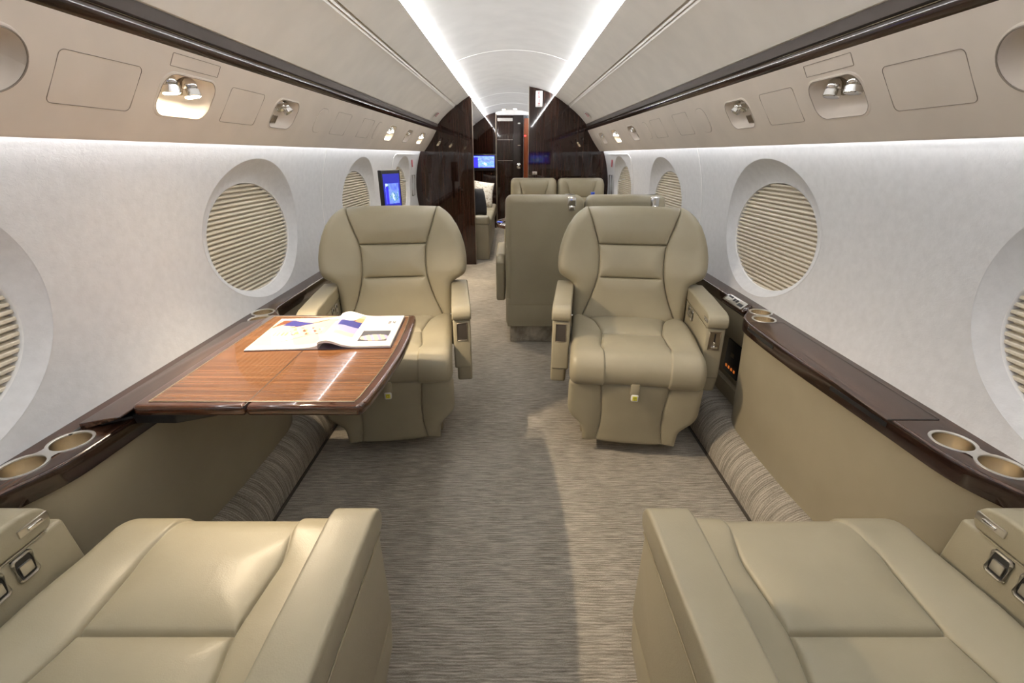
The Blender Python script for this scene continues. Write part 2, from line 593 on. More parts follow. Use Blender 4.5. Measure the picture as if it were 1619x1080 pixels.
def pm(y, t, d, s):
    """matrix with local z along the outward normal of the panel"""
    n = Vector((nx, 0, nz)); u = Vector((ux, 0, uz)); v = Vector((0, 1, 0))
    m = Matrix(((u.x, v.x, n.x, 0), (u.y, v.y, n.y, 0), (u.z, v.z, n.z, 0), (0, 0, 0, 1)))
    return Matrix.Translation(pp(y, t, d)) @ m

def gasper(par, y, t, s, lit, scale=1.0, kind='lamp', aim=(0, 0, -1)):
    """swivel lamp or air nozzle in a dish: socket ring, barrel, lens"""
    k = scale
    a = Vector(aim).normalized()
    c = Vector(pp(y, t, -.006))
    mb = MB()
    mt = pm(y, t, -.030, s)
    mb.lathe([(.022 * k, 0), (.022 * k, .004), (.017 * k, .006), (.014 * k, .005)], 28, m=mt)
    ring = mb.build('socket_ring', M['bronze'], par, side=s)
    mb = MB()
    q = a.to_track_quat('Z', 'Y').to_matrix().to_4x4()
    mt = Matrix.Translation(c - a * .012) @ q
    prof = [(.001, -.012 * k), (.012 * k, -.012 * k), (.0165 * k, -.006 * k), (.0165 * k, .004 * k), (.0145 * k, .007 * k), (.0175 * k, .009 * k), (.0175 * k, .021 * k), (.0155 * k, .0225 * k)]
    if kind != 'lamp': prof += [(.010 * k, .018 * k), (.006 * k, .016 * k), (.001, .016 * k)]
    mb.lathe(prof, 28, m=mt)
    b = mb.build('lamp_barrel' if kind == 'lamp' else 'air_nozzle', M['chrome'], par, side=s)
    if kind == 'lamp':
        mb = MB(); mb.lathe([(.0001, .0225 * k), (.0155 * k, .0222 * k)], 28, m=mt)
        mb.build('lamp_lens', M['lens_on'] if lit else M['lens_off'], b, side=s)
    tip = c - a * .012 + a * (.030 * k)
    return Vector((s * tip.x, tip.y, tip.z)), Vector((s * a.x, a.y, a.z))

def spot(name, loc, aim, power, size=70, blend=.5, rad=.012, col=(1.0, .80, .56)):
    l = bpy.data.lights.new(name, 'SPOT')
    l.energy = power; l.spot_size = R(size); l.spot_blend = blend; l.shadow_soft_size = rad
    l.color = col
    o = bpy.data.objects.new(name, l)
    link(o); o.location = loc
    o.rotation_euler = Vector(aim).to_track_quat('-Z', 'Y').to_euler()
    return o

for s, sd in ((-1, 'left'), (1, 'right')):
    # the panel itself: broad curved board with openings hidden behind the dishes
    mb = MB()
    prof = [(PA[0] + .002, PA[1] - .001)] + [pp(0, t, .006 * math.sin(PI * t))[::2] for t in np.linspace(.01, .97, 12)] + \
           [(PBt[0] + .002, PBt[1] - .0035), (PBt[0] + .007, PBt[1] - .001), (PBt[0] + .008, PBt[1] + .01)]
    # cut rectangles for dishes: panel is built as strips between the dish openings
    dishes = [(1.255, 1.465), (1.822, 2.012), (3.44, 3.635), (4.01, 4.215), (4.585, 4.80)]
    sp = (.80, .925)
    cuts = [Y0]
    root = empty('overhead_panel', (0, 0, 0), label='cream overhead panel with lamps and vents above the %s windows' % sd, cat='overhead panel')
    def bow(t): return .006 * math.sin(PI * t)
    spk = [(.868 + .0575 * math.cos(a), .105 + .0575 * math.sin(a)) for a in np.linspace(0, 2 * PI, 40, endpoint=False)]
    holes = [spk] + [octo(y0, y1, .235, .69) for y0, y1 in dishes]
    def inside(y, w, poly):
        k = False
        for (y1_, w1_), (y2_, w2_) in zip(poly, poly[1:] + poly[:1]):
            if (w1_ > w) != (w2_ > w) and y < (y2_ - y1_) * (w - w1_) / (w2_ - w1_) + y1_: k = not k
        return k
    ysb = {round(Y0, 4), round(Y1, 4)}
    for h_ in holes:
        a_, b_ = min(q[0] for q in h_), max(q[0] for q in h_)
        ysb |= {round(q, 4) for q in np.arange(a_ - .004, b_ + .005, .004)}
    ysb = sorted(ysb)
    tl = list(np.linspace(0, 1, 62))
    pf = [pp(0, t, bow(t))[::2] for t in tl] + [(PBt[0] + .004, PBt[1] - .003), (PBt[0] + .008, PBt[1] + .001), (PBt[0] + .009, PBt[1] + .012)]
    def msk(i, j):
        if i > 60 or ysb[j + 1] - ysb[j] > .01: return True
        y, w = (ysb[j] + ysb[j + 1]) / 2, (tl[i] + tl[min(61, i + 1)]) / 2 * pl
        return not any(inside(y, w, h_) for h_ in holes if abs(h_[0][0] - y) < .3)
    mb.grid(np.array([[(x, y, z) for y in ysb] for x, z in pf]), mask=msk)
    bmesh.ops.remove_doubles(mb.bm, verts=mb.bm.verts[:], dist=.0003)
    board = mb.build('panel_board', M['psu'], root, side=s)
    # removable flat panels with a fine gap
    B = .0052
    for (y0, y1, t0, t1, r_, nm) in ((.978, 1.182, .25, .69, .012, 'access_panel'), (1.263, 1.452, .045, .17, .002, 'placard_plate'),
                                     (1.535, 1.731, .235, .69, .010, 'access_panel'), (2.43, 2.63, .22, .69, .010, 'access_panel'),
                                     (2.84, 3.05, .22, .69, .010, 'access_panel')):
        pts = rrect(y0, y1, t0, t1, r_)
        o_ = MB(); o_.tube([pp(y, w / pl, bow(w / pl) + .0006) for y, w in pts], .0007 if y0 < 2 else .0006, 6, closed=True)
        pnl = o_.build('panel_gap_line', M['seam'], root, side=s)
    for (yc, hw) in ((2.268, .058), (3.19, .055), (4.93, .05)):
        pts = rrect(yc - hw, yc + hw, .22, .69, .046, 10)
        o_ = MB()
        c = np.mean(np.array(pts), axis=0)
        o_.grid(np.array([[pp(c[0] + (y - c[0]) * q, (c[1] + (w - c[1]) * q) / pl, bow((c[1] + (w - c[1]) * q) / pl) + dd) for y, w in pts + [pts[0]]]
                          for q, dd in ((1.0, -.002), (.985, .0012), (.96, .0014), (.02, .0014))]))
        o_.build('oval_cover', M['psu'], root, side=s)
        o_ = MB(); o_.tube([pp(y, w / pl, bow(w / pl)) for y, w in pts], .0008, 6, closed=True)
        o_.build('panel_gap_line', M['seam'], root, side=s)
    # round speaker dish
    pts = [(.868 + .0575 * math.cos(a), .105 + .0575 * math.sin(a)) for a in np.linspace(0, 2 * PI, 40, endpoint=False)]
    o_ = MB(); cup_surface(o_, pts, .03, .004); o_.build('speaker_dish', M['psu'], root, side=s)
    o_ = MB(); o_.tube([pp(y, w / pl, .0075) for y, w in pts], .0016, 6, closed=True); o_.build('speaker_ring', M['seam'], root, side=s)
    kinds = ['lamp', 'air', 'lamp' if s < 0 else 'air', 'air' if s < 0 else 'lamp', 'lamp' if s < 0 else 'air']
    lits = [s < 0, False, s < 0, s > 0, s < 0]
    for (y0, y1), kd, lit in zip(dishes, kinds, lits):
        pts = octo(y0, y1, .235, .69)
        o_ = MB(); cup_surface(o_, pts, .034, .004)
        dish = o_.build('lamp_dish' if kd == 'lamp' else 'vent_dish', M['psu'], root, side=s)
        o_ = MB(); o_.tube([pp(y, w / pl, .0062) for y, w in pts], .0012, 6, closed=True); o_.build('dish_rim', M['seam'], dish, side=s)
        w_ = y1 - y0
        if kd == 'lamp':
            for f_, am in ((.22, (-.12, -.03, -1)), (.61, (-.20, -.03, -1))):
                tip, am2 = gasper(dish, y0 + w_ * f_, .40, s, lit, 1.22, 'lamp', am)
                if lit:
                    near = y0 < 2
                    spot('reading_lamp_beam', tip + am2 * .004, am2 + Vector((-s * (.42 if near else .3), .02 if near else .1, 0)), LAMP if near else LAMP * .5, 105 if near else 90, .75, .010)
        else:
            gasper(dish, y0 + w_ * .34, .37, s, False, 1.05, 'air', (-.35, -.15, -.8))
            gasper(dish, y0 + w_ * .68, .40, s, False, 1.05, 'air', (-.45, .1, -.8))
            # small square grille
            mt = pm(y0 + w_ * .36, .585, -.012, s)
            g_ = MB()
            for a_, b_, c_, d_ in ((-.016, .016, -.018, -.0145), (-.016, .016, .0145, .018), (-.016, -.0125, -.018, .018), (.0125, .016, -.018, .018)):
                g_.box(a_, b_, c_, d_, 0, .004, .0008, 1, m=mt)
            for q in (-.008, 0, .008): g_.box(-.013, .013, q - .0012, q + .0012, 0, .003, m=mt)
            g_.build('vent_grille', M['bronze'], dish, side=s)

# warning tags near the forward end of the upper panels
for s, sd in ((-1, 'left'), (1, 'right')):
    c = (.712, 1.549)
    ang = math.atan2(c[1] - .78, c[0])
    mt = Matrix.Translation((c[0], 4.82, c[1])) @ Matrix.Rotation(math.atan2(-math.cos(ang), -math.sin(ang)), 4, 'Y')
    mb = MB(); mb.box(-.028, .028, -.035, .035, -.001, .001, m=mt)
    o = mb.build('placard', M['white'], side=s); tag(o, 'small red and white placard on the %s ceiling panel by the bulkhead' % sd, 'placard')
    for k in range(3):
        mb = MB(); mb.box(-.022 + k * .016, -.012 + k * .016, -.03, .03, -.0018, .0018, m=mt); mb.build('red_bar', M['red'], o, side=s)

# ------------------------------------------------------------------ ledges, dado, carpet bolsters
LP = [(-.72, .960), (.60, .960), (.655, .957), (.70, .932), (.74, .913), (.79, .903), (.92, .897), (1.07, .888), (1.24, .877), (1.45, .874),
      (1.58, .877), (1.635, .884), (1.68, .902), (1.71, .925), (1.735, .950), (1.775, .962), (1.9, .965), (5.30, .965)]
_ly = [p[0] for p in LP]; _lx = [p[1] for p in LP]
_gy = np.arange(-.72, 5.3001, .01)
_gx = np.interp(_gy, _ly, _lx)
for _ in range(10): _gx[1:-1] = (_gx[:-2] + 2 * _gx[1:-1] + _gx[2:]) / 4
def ledge_x(y): return float(np.interp(y, _gy, _gx))
def ledge_path(a, b, off=0.0):
    pts = []
    ys = [a] + [float(y) for y in _gy if .55 < y < 1.85 and a + .004 < y < b - .004] + [b]
    xs2 = [ledge_x(y) for y in ys]
    return [(x + off, y) for x, y in zip(xs2, ys)]

CUPS = [(.963, .836), (.984, .750), (.988, 1.715), (.958, 1.632)]
CR_ = .0382
def ledge_top(s):
    """ledge top surface as a polygon with round cup openings"""
    path = ledge_path(Y0, Y1)
    prof = [(0.0, .574), (-.001, .580), (-.001, .612), (.001, .617), (.004, .6195), (.008, .620)]
    return path, prof

for s, sd in ((-1, 'left'), (1, 'right')):
    root = empty('side_ledge', (0, 0, 0), label='glossy dark walnut side ledge with steel cup holders along the %s wall' % sd, cat='ledge')
    path, prof = ledge_top(s)
    mb = MB()
    # rounded front edge
    fa = MB(); fa.grid(np.array([[(x + dx, y, z) for x, y in path] for dx, z in prof[:4]]))
    fa.build('ledge_fascia', M['wood_fascia'], root, side=s)
    mb.grid(np.array([[(x + dx, y, z) for x, y in path] for dx, z in prof[3:]]))
    # underside
    mb.grid(np.array([[(x, y, .574) for x, y in path], [(x + .06, y, .574) for x, y in path]]))
    # top, as a fine grid with the cup openings left out
    ys = sorted(set([y for _, y in path] + list(np.arange(.70, .93, .0035)) + list(np.arange(1.585, 1.775, .0035))))
    xp = np.interp(ys, [p[1] for p in path], [p[0] for p in path])
    K = 44
    P = np.zeros((K, len(ys), 3))
    for j, (y, x0) in enumerate(zip(ys, xp)):
        for i in range(K):
            P[i, j] = (x0 + .008 + (1.0325 - x0 - .008) * i / (K - 1), y, .620)
    def mask(i, j):
        c = (P[i, j] + P[i + 1, j + 1]) / 2
        return all(math.hypot(c[0] - cx, c[1] - cy) > CR_ - .0005 for cx, cy in CUPS)
    mb.grid(P, mask=mask)
    bmesh.ops.remove_doubles(mb.bm, verts=mb.bm.verts[:], dist=.0002)
    mb.build('ledge_board', M['wood_ledge'], root, side=s)
    # cup holders in pairs on a shared plate
    for c0, c1 in ((CUPS[0], CUPS[1]), (CUPS[2], CUPS[3])):
        mb = MB()
        for cx, cy in (c0, c1):
            mb.lathe([(CR_ + .0045, 0), (CR_ + .004, .0018), (CR_ + .0005, .0022), (CR_ - .002, .0008), (CR_ - .0022, -.002)], 48, m=T(cx, cy, .6202))
        # waist plates between the two rings
        d = Vector((c1[0] - c0[0], c1[1] - c0[1])); L = d.length; d /= L; nrm = Vector((-d.y, d.x))
        for sg in (-1, 1):
            pts = []
            for k in range(13):
                t = -.026 + .052 * k / 12
                w = .0225 + .0155 * (t / .026) ** 2
                pts.append((t, w * 1.0))
            inner = []
            for t, w in pts:
                tt = (L / 2 - abs(t))
                h = math.sqrt(max(0, (CR_ + .001) ** 2 - tt * tt)) if tt < CR_ + .001 else 0
                inner.append((t, min(h, w)))
            poly = [(c0[0] + d.x * (L / 2 + t) + nrm.x * w * sg, c0[1] + d.y * (L / 2 + t) + nrm.y * w * sg) for t, w in pts]
            poly2 = [(c0[0] + d.x * (L / 2 + t) + nrm.x * w * sg, c0[1] + d.y * (L / 2 + t) + nrm.y * w * sg) for t, w in inner]
            mb.grid(np.array([[(x, y, .6218) for x, y in poly], [(x, y, .6222) for x, y in poly2]]))
        ch_ = mb.build('cup_holder', M['ring'], root, side=s)
        for cx, cy in (c0, c1):
            mb = MB(); mb.lathe([(CR_ - .0021, -.001), (CR_ - .003, -.052), (CR_ - .006, -.056), (.001, -.056)], 48, m=T(cx, cy, .6202))
            mb.build('cup_well', M['steel'], ch_, side=s)
    # stowage lid seams on the ledge top and the black pull slots
    if s > 0:
        mb = MB()
        mb.box(.884, 1.006, .924, 1.588, .6195, .6212, .0007, 1, taper=None)
        mb.build('stowage_lid', M['wood_ledge'], root, side=s)
        mb = MB()
        mb.box(.886, 1.0082, .9225, .9245, .6196, .6216)
        mb.box(1.0062, 1.0082, .9225, 1.588, .6196, .6216)
        mb.box(.886, 1.0082, 1.588, 1.590, .6196, .6216)
        mb.build('lid_gap', M['black'], root, side=s)
        for a, b in ((.93, 1.12), (1.40, 1.585)):
            yy_ = np.linspace(a, b, 12)
            mb = MB(); mb.prism([(ledge_x(y) - .0022, y) for y in yy_] + [(ledge_x(y) + .01, y) for y in yy_[::-1]], .595, .607, 'Z')
            mb.build('pull_slot', M['black'], root, side=s)
    else:
        mb = MB(); mb.box(.985, .992, .86, 1.55, .6196, .6214); mb.build('hinge_slot', M['black'], root, side=s)
        mb = MB()
        mb.prism([(.985, .6205), (.985, .634), (.885, .652), (.884, .648), (.970, .6205)], .885, 1.56, 'Y', .0012, 1)
        mb.build('hinged_flap', M['wood_ledge'], root, side=s)
    # passenger control unit on the ledge nose beside the far seat
    if s > 0:
        mt = Matrix.Translation((.962, 1.865, .610)) @ RZ(2) @ RY(-38)
        mb = MB(); mb.box(-.026, .024, -.095, .095, -.012, .010, .009, 4, m=mt); mb.build('control_housing', M['wood_dark'], root, side=s)
        mb = MB(); mb.box(-.019, .018, -.075, .075, .009, .0125, .008, 3, m=mt); cp = mb.build('control_plate', M['silver'], root, side=s)
        mb = MB()
        for k in range(2): mb.box(-.004, .010, -.020 + k * .022, -.003 + k * .022, .012, .0135, .001, 1, m=mt)
        mb.box(-.012, .002, -.068, -.030, .012, .0133, m=mt); mb.box(.004, .012, .030, .068, .012, .0133, m=mt)
        mb.build('display', M['black'], cp, side=s)
        for k in range(4):
            mb = MB(); mb.box(.004, .013, -.066 + k * .010, -.059 + k * .010, .012, .0145, .001, 1, m=mt); mb.build('button', M['silver'], cp, side=s)
        for k in range(3):
            mb = MB(); mb.box(-.013, -.003, .034 + k * .012, .042 + k * .012, .012, .0145, .001, 1, m=mt); mb.build('button', M['silver'], cp, side=s)

    # beige leather lower side panel, following the ledge
    def dado(a, b, off0, off1, name, endcap=True, mat=M['leather_dado']):
        path = [p for p in ledge_path(a, b)]
        zz = [.582, .575, .50, .38, .26, .16, .05]
        P = []
        for z in zz:
            t = (.582 - z) / .532
            P.append([(x + off0 + (off1 - off0) * t, y, z) for x, y in path])
        mb = MB(); mb.grid(np.array(P))
        o = mb.build(name, mat, side=s)
        return tag(o, kind='structure')
    # bulged centre section: plan curve closes back to the wall at both ends
    ctr = [(x + .012, y) for x, y in ledge_path(.672, 1.66)]
    x0, y0 = ctr[0]; xn, yn = ctr[-1]
    nearc = [(1.03, .648), (.995, .650), (.978, .656)]
    farc = [(xn + .010, yn + .018), (xn + .026, yn + .034), (xn + .05, yn + .043), (1.03, yn + .045)]
    plan = nearc + ctr + farc
    zz = [.578, .57, .48, .36, .24, .14, .02]
    P = []
    for z in zz:
        t = (.578 - z) / .55
        P.append([(min(1.03, x + .030 * t), y, z) for x, y in plan])
    mb = MB(); mb.grid(np.array(P))
    tag(mb.build('wall_lower_' + sd, M['leather_dado'], side=s), kind='structure')
    # recessed lower wall fore and aft of it
    for k, (a, b) in enumerate(((Y0, .66), (1.68, Y1))):
        mb = MB()
        mb.grid(np.array([[(x, y, z) for y in ys_(a, b, .5)] for x, z in ((.974, .576), (.976, .45), (.984, .435), (1.0, .43), (1.0, .24), (.985, .23), (.985, .02))]))
        tag(mb.build('wall_lower_%s_%s' % (sd, ['rear', 'forward'][k]), M['leather_dado'], side=s), kind='structure')
    # joint bead where the near panel ends
    mb = MB(); mb.tube([(.966, .658, .575), (.972, .656, .5), (.985, .652, .3)], .003, 6)
    tag(mb.build('trim_panel_joint', M['dark_gap'], side=s), kind='structure')
    # black display and outlet under the ledge beside the far seat
    mb = MB(); mb.box(.990, .9995, 1.80, 1.93, .27, .425, .003, 2)
    o = mb.build('seat_side_outlet', M['black'], side=s)
    tag(o, 'black outlet and switch plate low on the %s wall beside the far armrest' % sd, 'outlet')
    for k in range(4):
        mb = MB(); mb.box(.9885, .991, 1.82 + k * .026, 1.832 + k * .026, .295, .307)
        mb.build('switch', emit('amber_switch_%s%d' % (sd, k), (1.0, .25, .04), .35), o, side=s)
    mb = MB(); mb.box(.9885, .991, 1.85, 1.88, .355, .375); mb.build('socket_hole', M['bronze'], o, side=s)
    # carpeted bolster
    prof = [(.838, -.004), (.838, .035)] + [(.838 + .10 * (1 - math.cos(a)), .035 + .128 * math.sin(a)) for a in np.linspace(0, PI / 2, 12)] + [(.99, .163), (.99, -.004)]
    mb = MB(); mb.prism(prof, Y0, Y1 - .001, 'Y')
    tag(mb.build('trim_carpet_bolster', M['carpet_roll'], side=s, angle=50), kind='structure')
    mb = MB(); mb.box(.8345, .8385, Y0, Y1 - .001, 0, .016, .001, 1)
    tag(mb.build('trim_floor_edge', M['inner'], side=s), kind='structure')

# ------------------------------------------------------------------ seats
def dist_poly(px, pz, poly):
    d = np.full(px.shape, 9.0)
    for (ax, az), (bx, bz) in zip(poly, poly[1:]):
        vx, vz = bx - ax, bz - az
        L = vx * vx + vz * vz + 1e-12
        t = np.clip(((px - ax) * vx + (pz - az) * vz) / L, 0, 1)
        d = np.minimum(d, np.hypot(px - ax - t * vx, pz - az - t * vz))
    return d

def crease(d, w=.0028, a=.013, W=.036, A=.018):
    """height above the seam: narrow stitch groove plus broad padding"""
    return A * (1 - np.exp(-(d / W) ** 1.3)) + a * (1 - np.exp(-d / w))

def upholster(name_map, parent, rows, outline_fn, seam_fn, hseams, place, rr=.04, side=1, cols=(22, 34, 22), back_off=0.0, puff=1.0, ampf=None, hA=1.0, hfr=()):
    """structured padded surface. rows: z' values (top to bottom).
    outline_fn/seam_fn give half widths; hseams z' of cross seams in the centre; place maps (x,z',h) -> xyz"""
    nr = len(rows)
    nl, nc, nr2 = cols
    nC = nl + nc + nr2 + 1
    X = np.zeros((nr, nC)); Z = np.zeros((nr, nC))
    fix = [0, .0014, .003, .005, .0078, .0115]
    def spread(w, n):
        """n+1 distances 0..w, packed close beside the seam"""
        d = []
        for k in range(n + 1):
            u = w * k / n
            d.append(min(fix[k], u) if k < 6 else None)
        st = d[5]
        for k in range(6, n + 1): d[k] = st + (w - st) * (k - 5) / (n - 5)
        return np.array(d)
    for i, z in enumerate(rows):
        o, se = outline_fn(z), min(seam_fn(z), outline_fn(z) - .001)
        right = se + spread(o - se, nr2)
        hc = spread(se, nc // 2)
        mid = np.concatenate([-se + hc, (se - hc)[::-1][1:]])
        X[i] = np.concatenate([-right[::-1], mid[1:], right[1:]])
        Z[i] = z
    edge = [(outline_fn(z), z) for z in rows]
    ring = edge + [(-x, z) for x, z in edge[::-1]]
    ring = ring + [ring[0]]
    dE = dist_poly(X, Z, ring)
    sl = [(seam_fn(z), z) for z in rows if seam_fn(z) < outline_fn(z) - .002]
    if len(sl) > 1:
        dS = np.minimum(dist_poly(X, Z, sl), dist_poly(X, Z, [(-a, b) for a, b in sl]))
    else: dS = np.full(X.shape, 1.)
    amp = np.array([ampf(z) if ampf else 1.0 for z in rows])[:, None]
    def soft(d, k=1.0): return amp * crease(d, A=.017 * k, a=.014 * k) * puff + (1 - amp) * (.031 * puff - .0035 * np.exp(-(d / .0035) ** 2))
    h = soft(dS)
    for kh, hz in enumerate(hseams):
        w = seam_fn(hz) * (hfr[kh] if kh < len(hfr) else 1)
        dH = dist_poly(X, Z, [(-w, hz), (w, hz)])
        inside = np.abs(X) < np.array([seam_fn(z) for z in rows])[:, None] + 1e-4
        hh = .031 * puff * (1 - hA) + soft(dH, hA)
        h = np.where(inside, np.minimum(h, hh), h)
    d = np.clip(dE, 0, rr)
    h = h - (rr - np.sqrt(np.maximum(0, rr * rr - (rr - d) ** 2)))
    P = np.zeros((nr, nC, 3))
    for i in range(nr):
        for j in range(nC):
            P[i, j] = place(X[i, j], Z[i, j], h[i, j])
    out = {}
    for nm, cond, mat in name_map:
        mb = MB()
        mb.grid(P, mask=lambda i, j: cond((Z[i, j] + Z[i + 1, j]) / 2, nl <= j < nl + nc))
        out[nm] = mb.build(nm, mat, parent, side=side, angle=180)
    return out

def interp(tab):
    a = sorted(tab)
    zs = [p[0] for p in a]; xs = [p[1] for p in a]
    return lambda z: float(np.interp(z, zs, xs))

def smooth_interp(tab, sig=.012):
    f = interp(tab)
    k = [math.exp(-(q / 2.0) ** 2) for q in range(-4, 5)]
    return lambda z: sum(f(z + q * sig / 2) * w for q, w in zip(range(-4, 5), k)) / sum(k)

def densify(a, b, marks, step):
    """descending list with extra rows next to marks"""
    pts = set([round(a, 5), round(b, 5)])
    n = int(abs(a - b) / step)
    for i in range(n + 1): pts.add(round(a + (b - a) * i / n, 5))
    for m_ in marks:
        for q in (-.012, -.008, -.005, -.0025, 0, .0025, .005, .008, .012):
            if min(a, b) < m_ + q < max(a, b): pts.add(round(m_ + q, 5))
    pts = sorted(pts, reverse=True)
    out = [pts[0]]
    for p in pts[1:]:
        if out[-1] - p > .0012: out.append(p)
    return out

def club_seat(loc, yaw, label, recline=11, inboard=-1, nose=0.0):
    """single club seat; local front is -y. inboard = x sign of the aisle armrest"""
    root = empty('club_chair', loc, R(yaw), label=label, cat='seat', group='leather club seats')
    L = M['leather']
    ph = R(recline)
    # --- backrest
    out_f = smooth_interp([(.985, .222), (.978, .236), (.965, .254), (.94, .279), (.90, .303), (.85, .324), (.80, .338), (.75, .345), (.71, .345), (.68, .341), (.662, .333), (.648, .316), (.637, .292), (.625, .273), (.5, .268), (.42, .266)], .008)
    sm_f = smooth_interp([(.985, .216), (.90, .188), (.83, .163), (.79, .153), (.72, .149), (.66, .152), (.60, .166), (.54, .186), (.48, .212), (.42, .235)], .012)
    rows = densify(.985, .42, (.808, .652), .0095)
    def place(x, z, h):
        zz = z - .45
        bowl = -.045 * (abs(x) / .34) ** 2.2
        lumbar = -.014 * math.exp(-((z - .66) / .09) ** 2)
        topcurve = .03 * max(0, (z - .86) / .12) ** 2
        y = .40 + bowl + lumbar + topcurve - h
        zt = zz + .006 * math.cos(x * 7) * (1 if z > .9 else 0)
        return (x, .40 + (y - .40) * math.cos(ph) + zt * math.sin(ph), .45 + zt * math.cos(ph) - (y - .40) * math.sin(ph))
    upholster([('headrest', lambda z, c: c and z > .808, L), ('lumbar_pad', lambda z, c: c and z < .652, L),
               ('backrest', lambda z, c: not (c and (z > .808 or z < .652)), L)],
              root, rows, out_f, sm_f, (.808, .652), place, rr=.05, hfr=(1, .84))
    # --- hard leather shell behind the backrest
    rws = densify(.983, .30, (), .02)
    nX = 30
    P = []
    ring = [(out_f(max(z, .42)) - .002, z) for z in rws]; ringc = ring + [(-a, b) for a, b in ring[::-1]]; ringc.append(ringc[0])
    XX = np.array([[(-1 + 2 * (math.sin((j / nX - .5) * PI) * .5 + .5)) * (out_f(max(z, .42)) - .002) for j in range(nX + 1)] for z in rws])
    ZZ = np.array([[z] * (nX + 1) for z in rws])
    dd = np.clip(dist_poly(XX, ZZ, ringc), 0, .045)
    hh = .045 - (.045 - np.sqrt(np.maximum(0, .045 ** 2 - (.045 - dd) ** 2)))
    for i, z in enumerate(rws):
        row = []
        for j in range(nX + 1):
            x = XX[i, j]
            bowl = -.045 * (abs(x) / .34) ** 2.2
            topcurve = .03 * max(0, (z - .86) / .12) ** 2
            y = .40 + bowl + topcurve + .046 + hh[i, j]
            zt = z - .45 + .006 * math.cos(x * 7) * (1 if z > .9 else 0)
            row.append((x, .40 + (y - .40) * math.cos(ph) + zt * math.sin(ph), .45 + zt * math.cos(ph) - (y - .40) * math.sin(ph)))
        P.append(row)
    mb = MB(); mb.grid(np.array(P)); mb.build('back_shell', L, root, angle=180)
    # --- seat cushion: profile path from the back over the front roll
    path = []
    for t in np.linspace(0, 1, 40):
        y = .43 - (.43 + .070) * t
        path.append((y, .436 + .020 * min(1, t / .45) * (2 - min(1, t / .45)) + .006 * math.sin(PI * t)))
    cy, cz, rad = -.070, .404, .052
    for a in np.linspace(8, 100, 14):
        path.append((cy - rad * math.sin(R(a)), cz + rad * math.cos(R(a))))
    path += [(-.120, .383), (-.114, .371), (-.098, .363), (-.06, .360)]
    pa = np.array(path)
    seg = np.hypot(*np.diff(pa, axis=0).T); S = np.concatenate([[0], np.cumsum(seg)])
    tot = S[-1]
    def pth(sv):
        y = np.interp(sv, S, pa[:, 0]); z = np.interp(sv, S, pa[:, 1])
        e = .006
        y1, z1 = np.interp(min(tot, sv + e), S, pa[:, 0]), np.interp(min(tot, sv + e), S, pa[:, 1])
        y0, z0 = np.interp(max(0, sv - e), S, pa[:, 0]), np.interp(max(0, sv - e), S, pa[:, 1])
        ty, tz = y1 - y0, z1 - z0; l = math.hypot(ty, tz) + 1e-9
        return y, z, tz / l, -ty / l       # outward normal (y,z)
    yb = lambda yv: tot - float(np.interp(-yv, -pa[:40, 0], S[:40]))  # z' = tot - s, so top row is the back
    sm = smooth_interp([(tot, .20), (yb(.30), .155), (yb(.15), .128), (yb(.06), .134), (yb(-.01), .140), (yb(-.06), .130), (tot * .16, .124), (0, .122)], .014)
    of = lambda z: .262 - .03 * max(0, 1 - z / .03) ** 2
    hs = yb(.145)
    rows = densify(tot, 0, (hs,), .0095)
    def place_c(x, z, h):
        y, zz, ny, nz_ = pth(tot - z)
        wing = .008 * max(0, (abs(x) - .12) / .14) ** 1.2 * min(1, max(0, (z - yb(.0)) / .10))
        # outward normal sign: path runs towards -y, so flip to point up/forward
        return (x, y + ny * (h + wing) , zz + nz_ * (h + wing))
    upholster([('seat_cushion', lambda z, c: True, L)], root, rows, of, sm, (hs,), place_c, rr=.034, puff=.8, ampf=lambda z: min(1, max(0, (z - yb(-.075)) / (yb(.02) - yb(-.075)))), hA=1.25)
    mb = MB(); mb.box(-.255, .255, -.04, .42, .30, .40, .02, 3); mb.build('seat_pan', L, root)
    # --- leg rest
    of2 = smooth_interp([(.360, .258), (.345, .262), (.225, .262), (.20, .256), (.18, .243), (.16, .222), (.145, .207), (.13, .199), (.10, .195), (.05, .193)], .006)
    sf2 = smooth_interp([(.36, .136), (.30, .129), (.22, .122), (.15, .124), (.05, .138)], .012)
    rows = densify(.360, .055, (), .0085)
    def place_l(x, z, h):
        return (x, -.104 + .03 * (.36 - z) / .3 - h * .8 + .0 * x, z)
    upholster([('leg_rest', lambda z, c: True, L)], root, rows, of2, sf2, (), place_l, rr=.022, puff=.8)
    mb = MB()
    pts = [(of2(z) - .012, z) for z in np.linspace(.352, .06, 18)]
    mb.prism(pts + [(-a, b) for a, b in pts[::-1]], -.080, .0, 'Y', .008, 2)
    mb.build('leg_rest_board', L, root)
    mb = MB(); mb.box(-.017, .017, -.1365, -.110, .315, .366, .004, 2); st = mb.build('release_strap', L, root)
    mb = MB(); mb.box(-.014, .014, -.141, -.124, .292, .322, .005, 3); tb = mb.build('release_tab', M['white'], root); tb['label'] = 'pale tab with a yellow button'
    mb = MB(); mb.box(-.009, .009, -.1435, -.139, .298, .317, .002, 2); yb_ = mb.build('button', M['yellow'], tb)
    mb = MB()
    mb.tube([(.004 * math.cos(a), -.144, .310 + .004 * math.sin(a)) for a in np.linspace(-.6, PI + .6, 10)], .0008, 5)
    mb.tube([(0, -.144, .306), (0, -.144, .300)], .0008, 5)
    mb.build('lock_symbol', M['ink'], yb_)
    # --- pedestal and lower sides
    mb = MB(); mb.box(-.20, .20, .06, .42, .0, .31, .01, 2); mb.build('pedestal', M['leather_dado'], root)
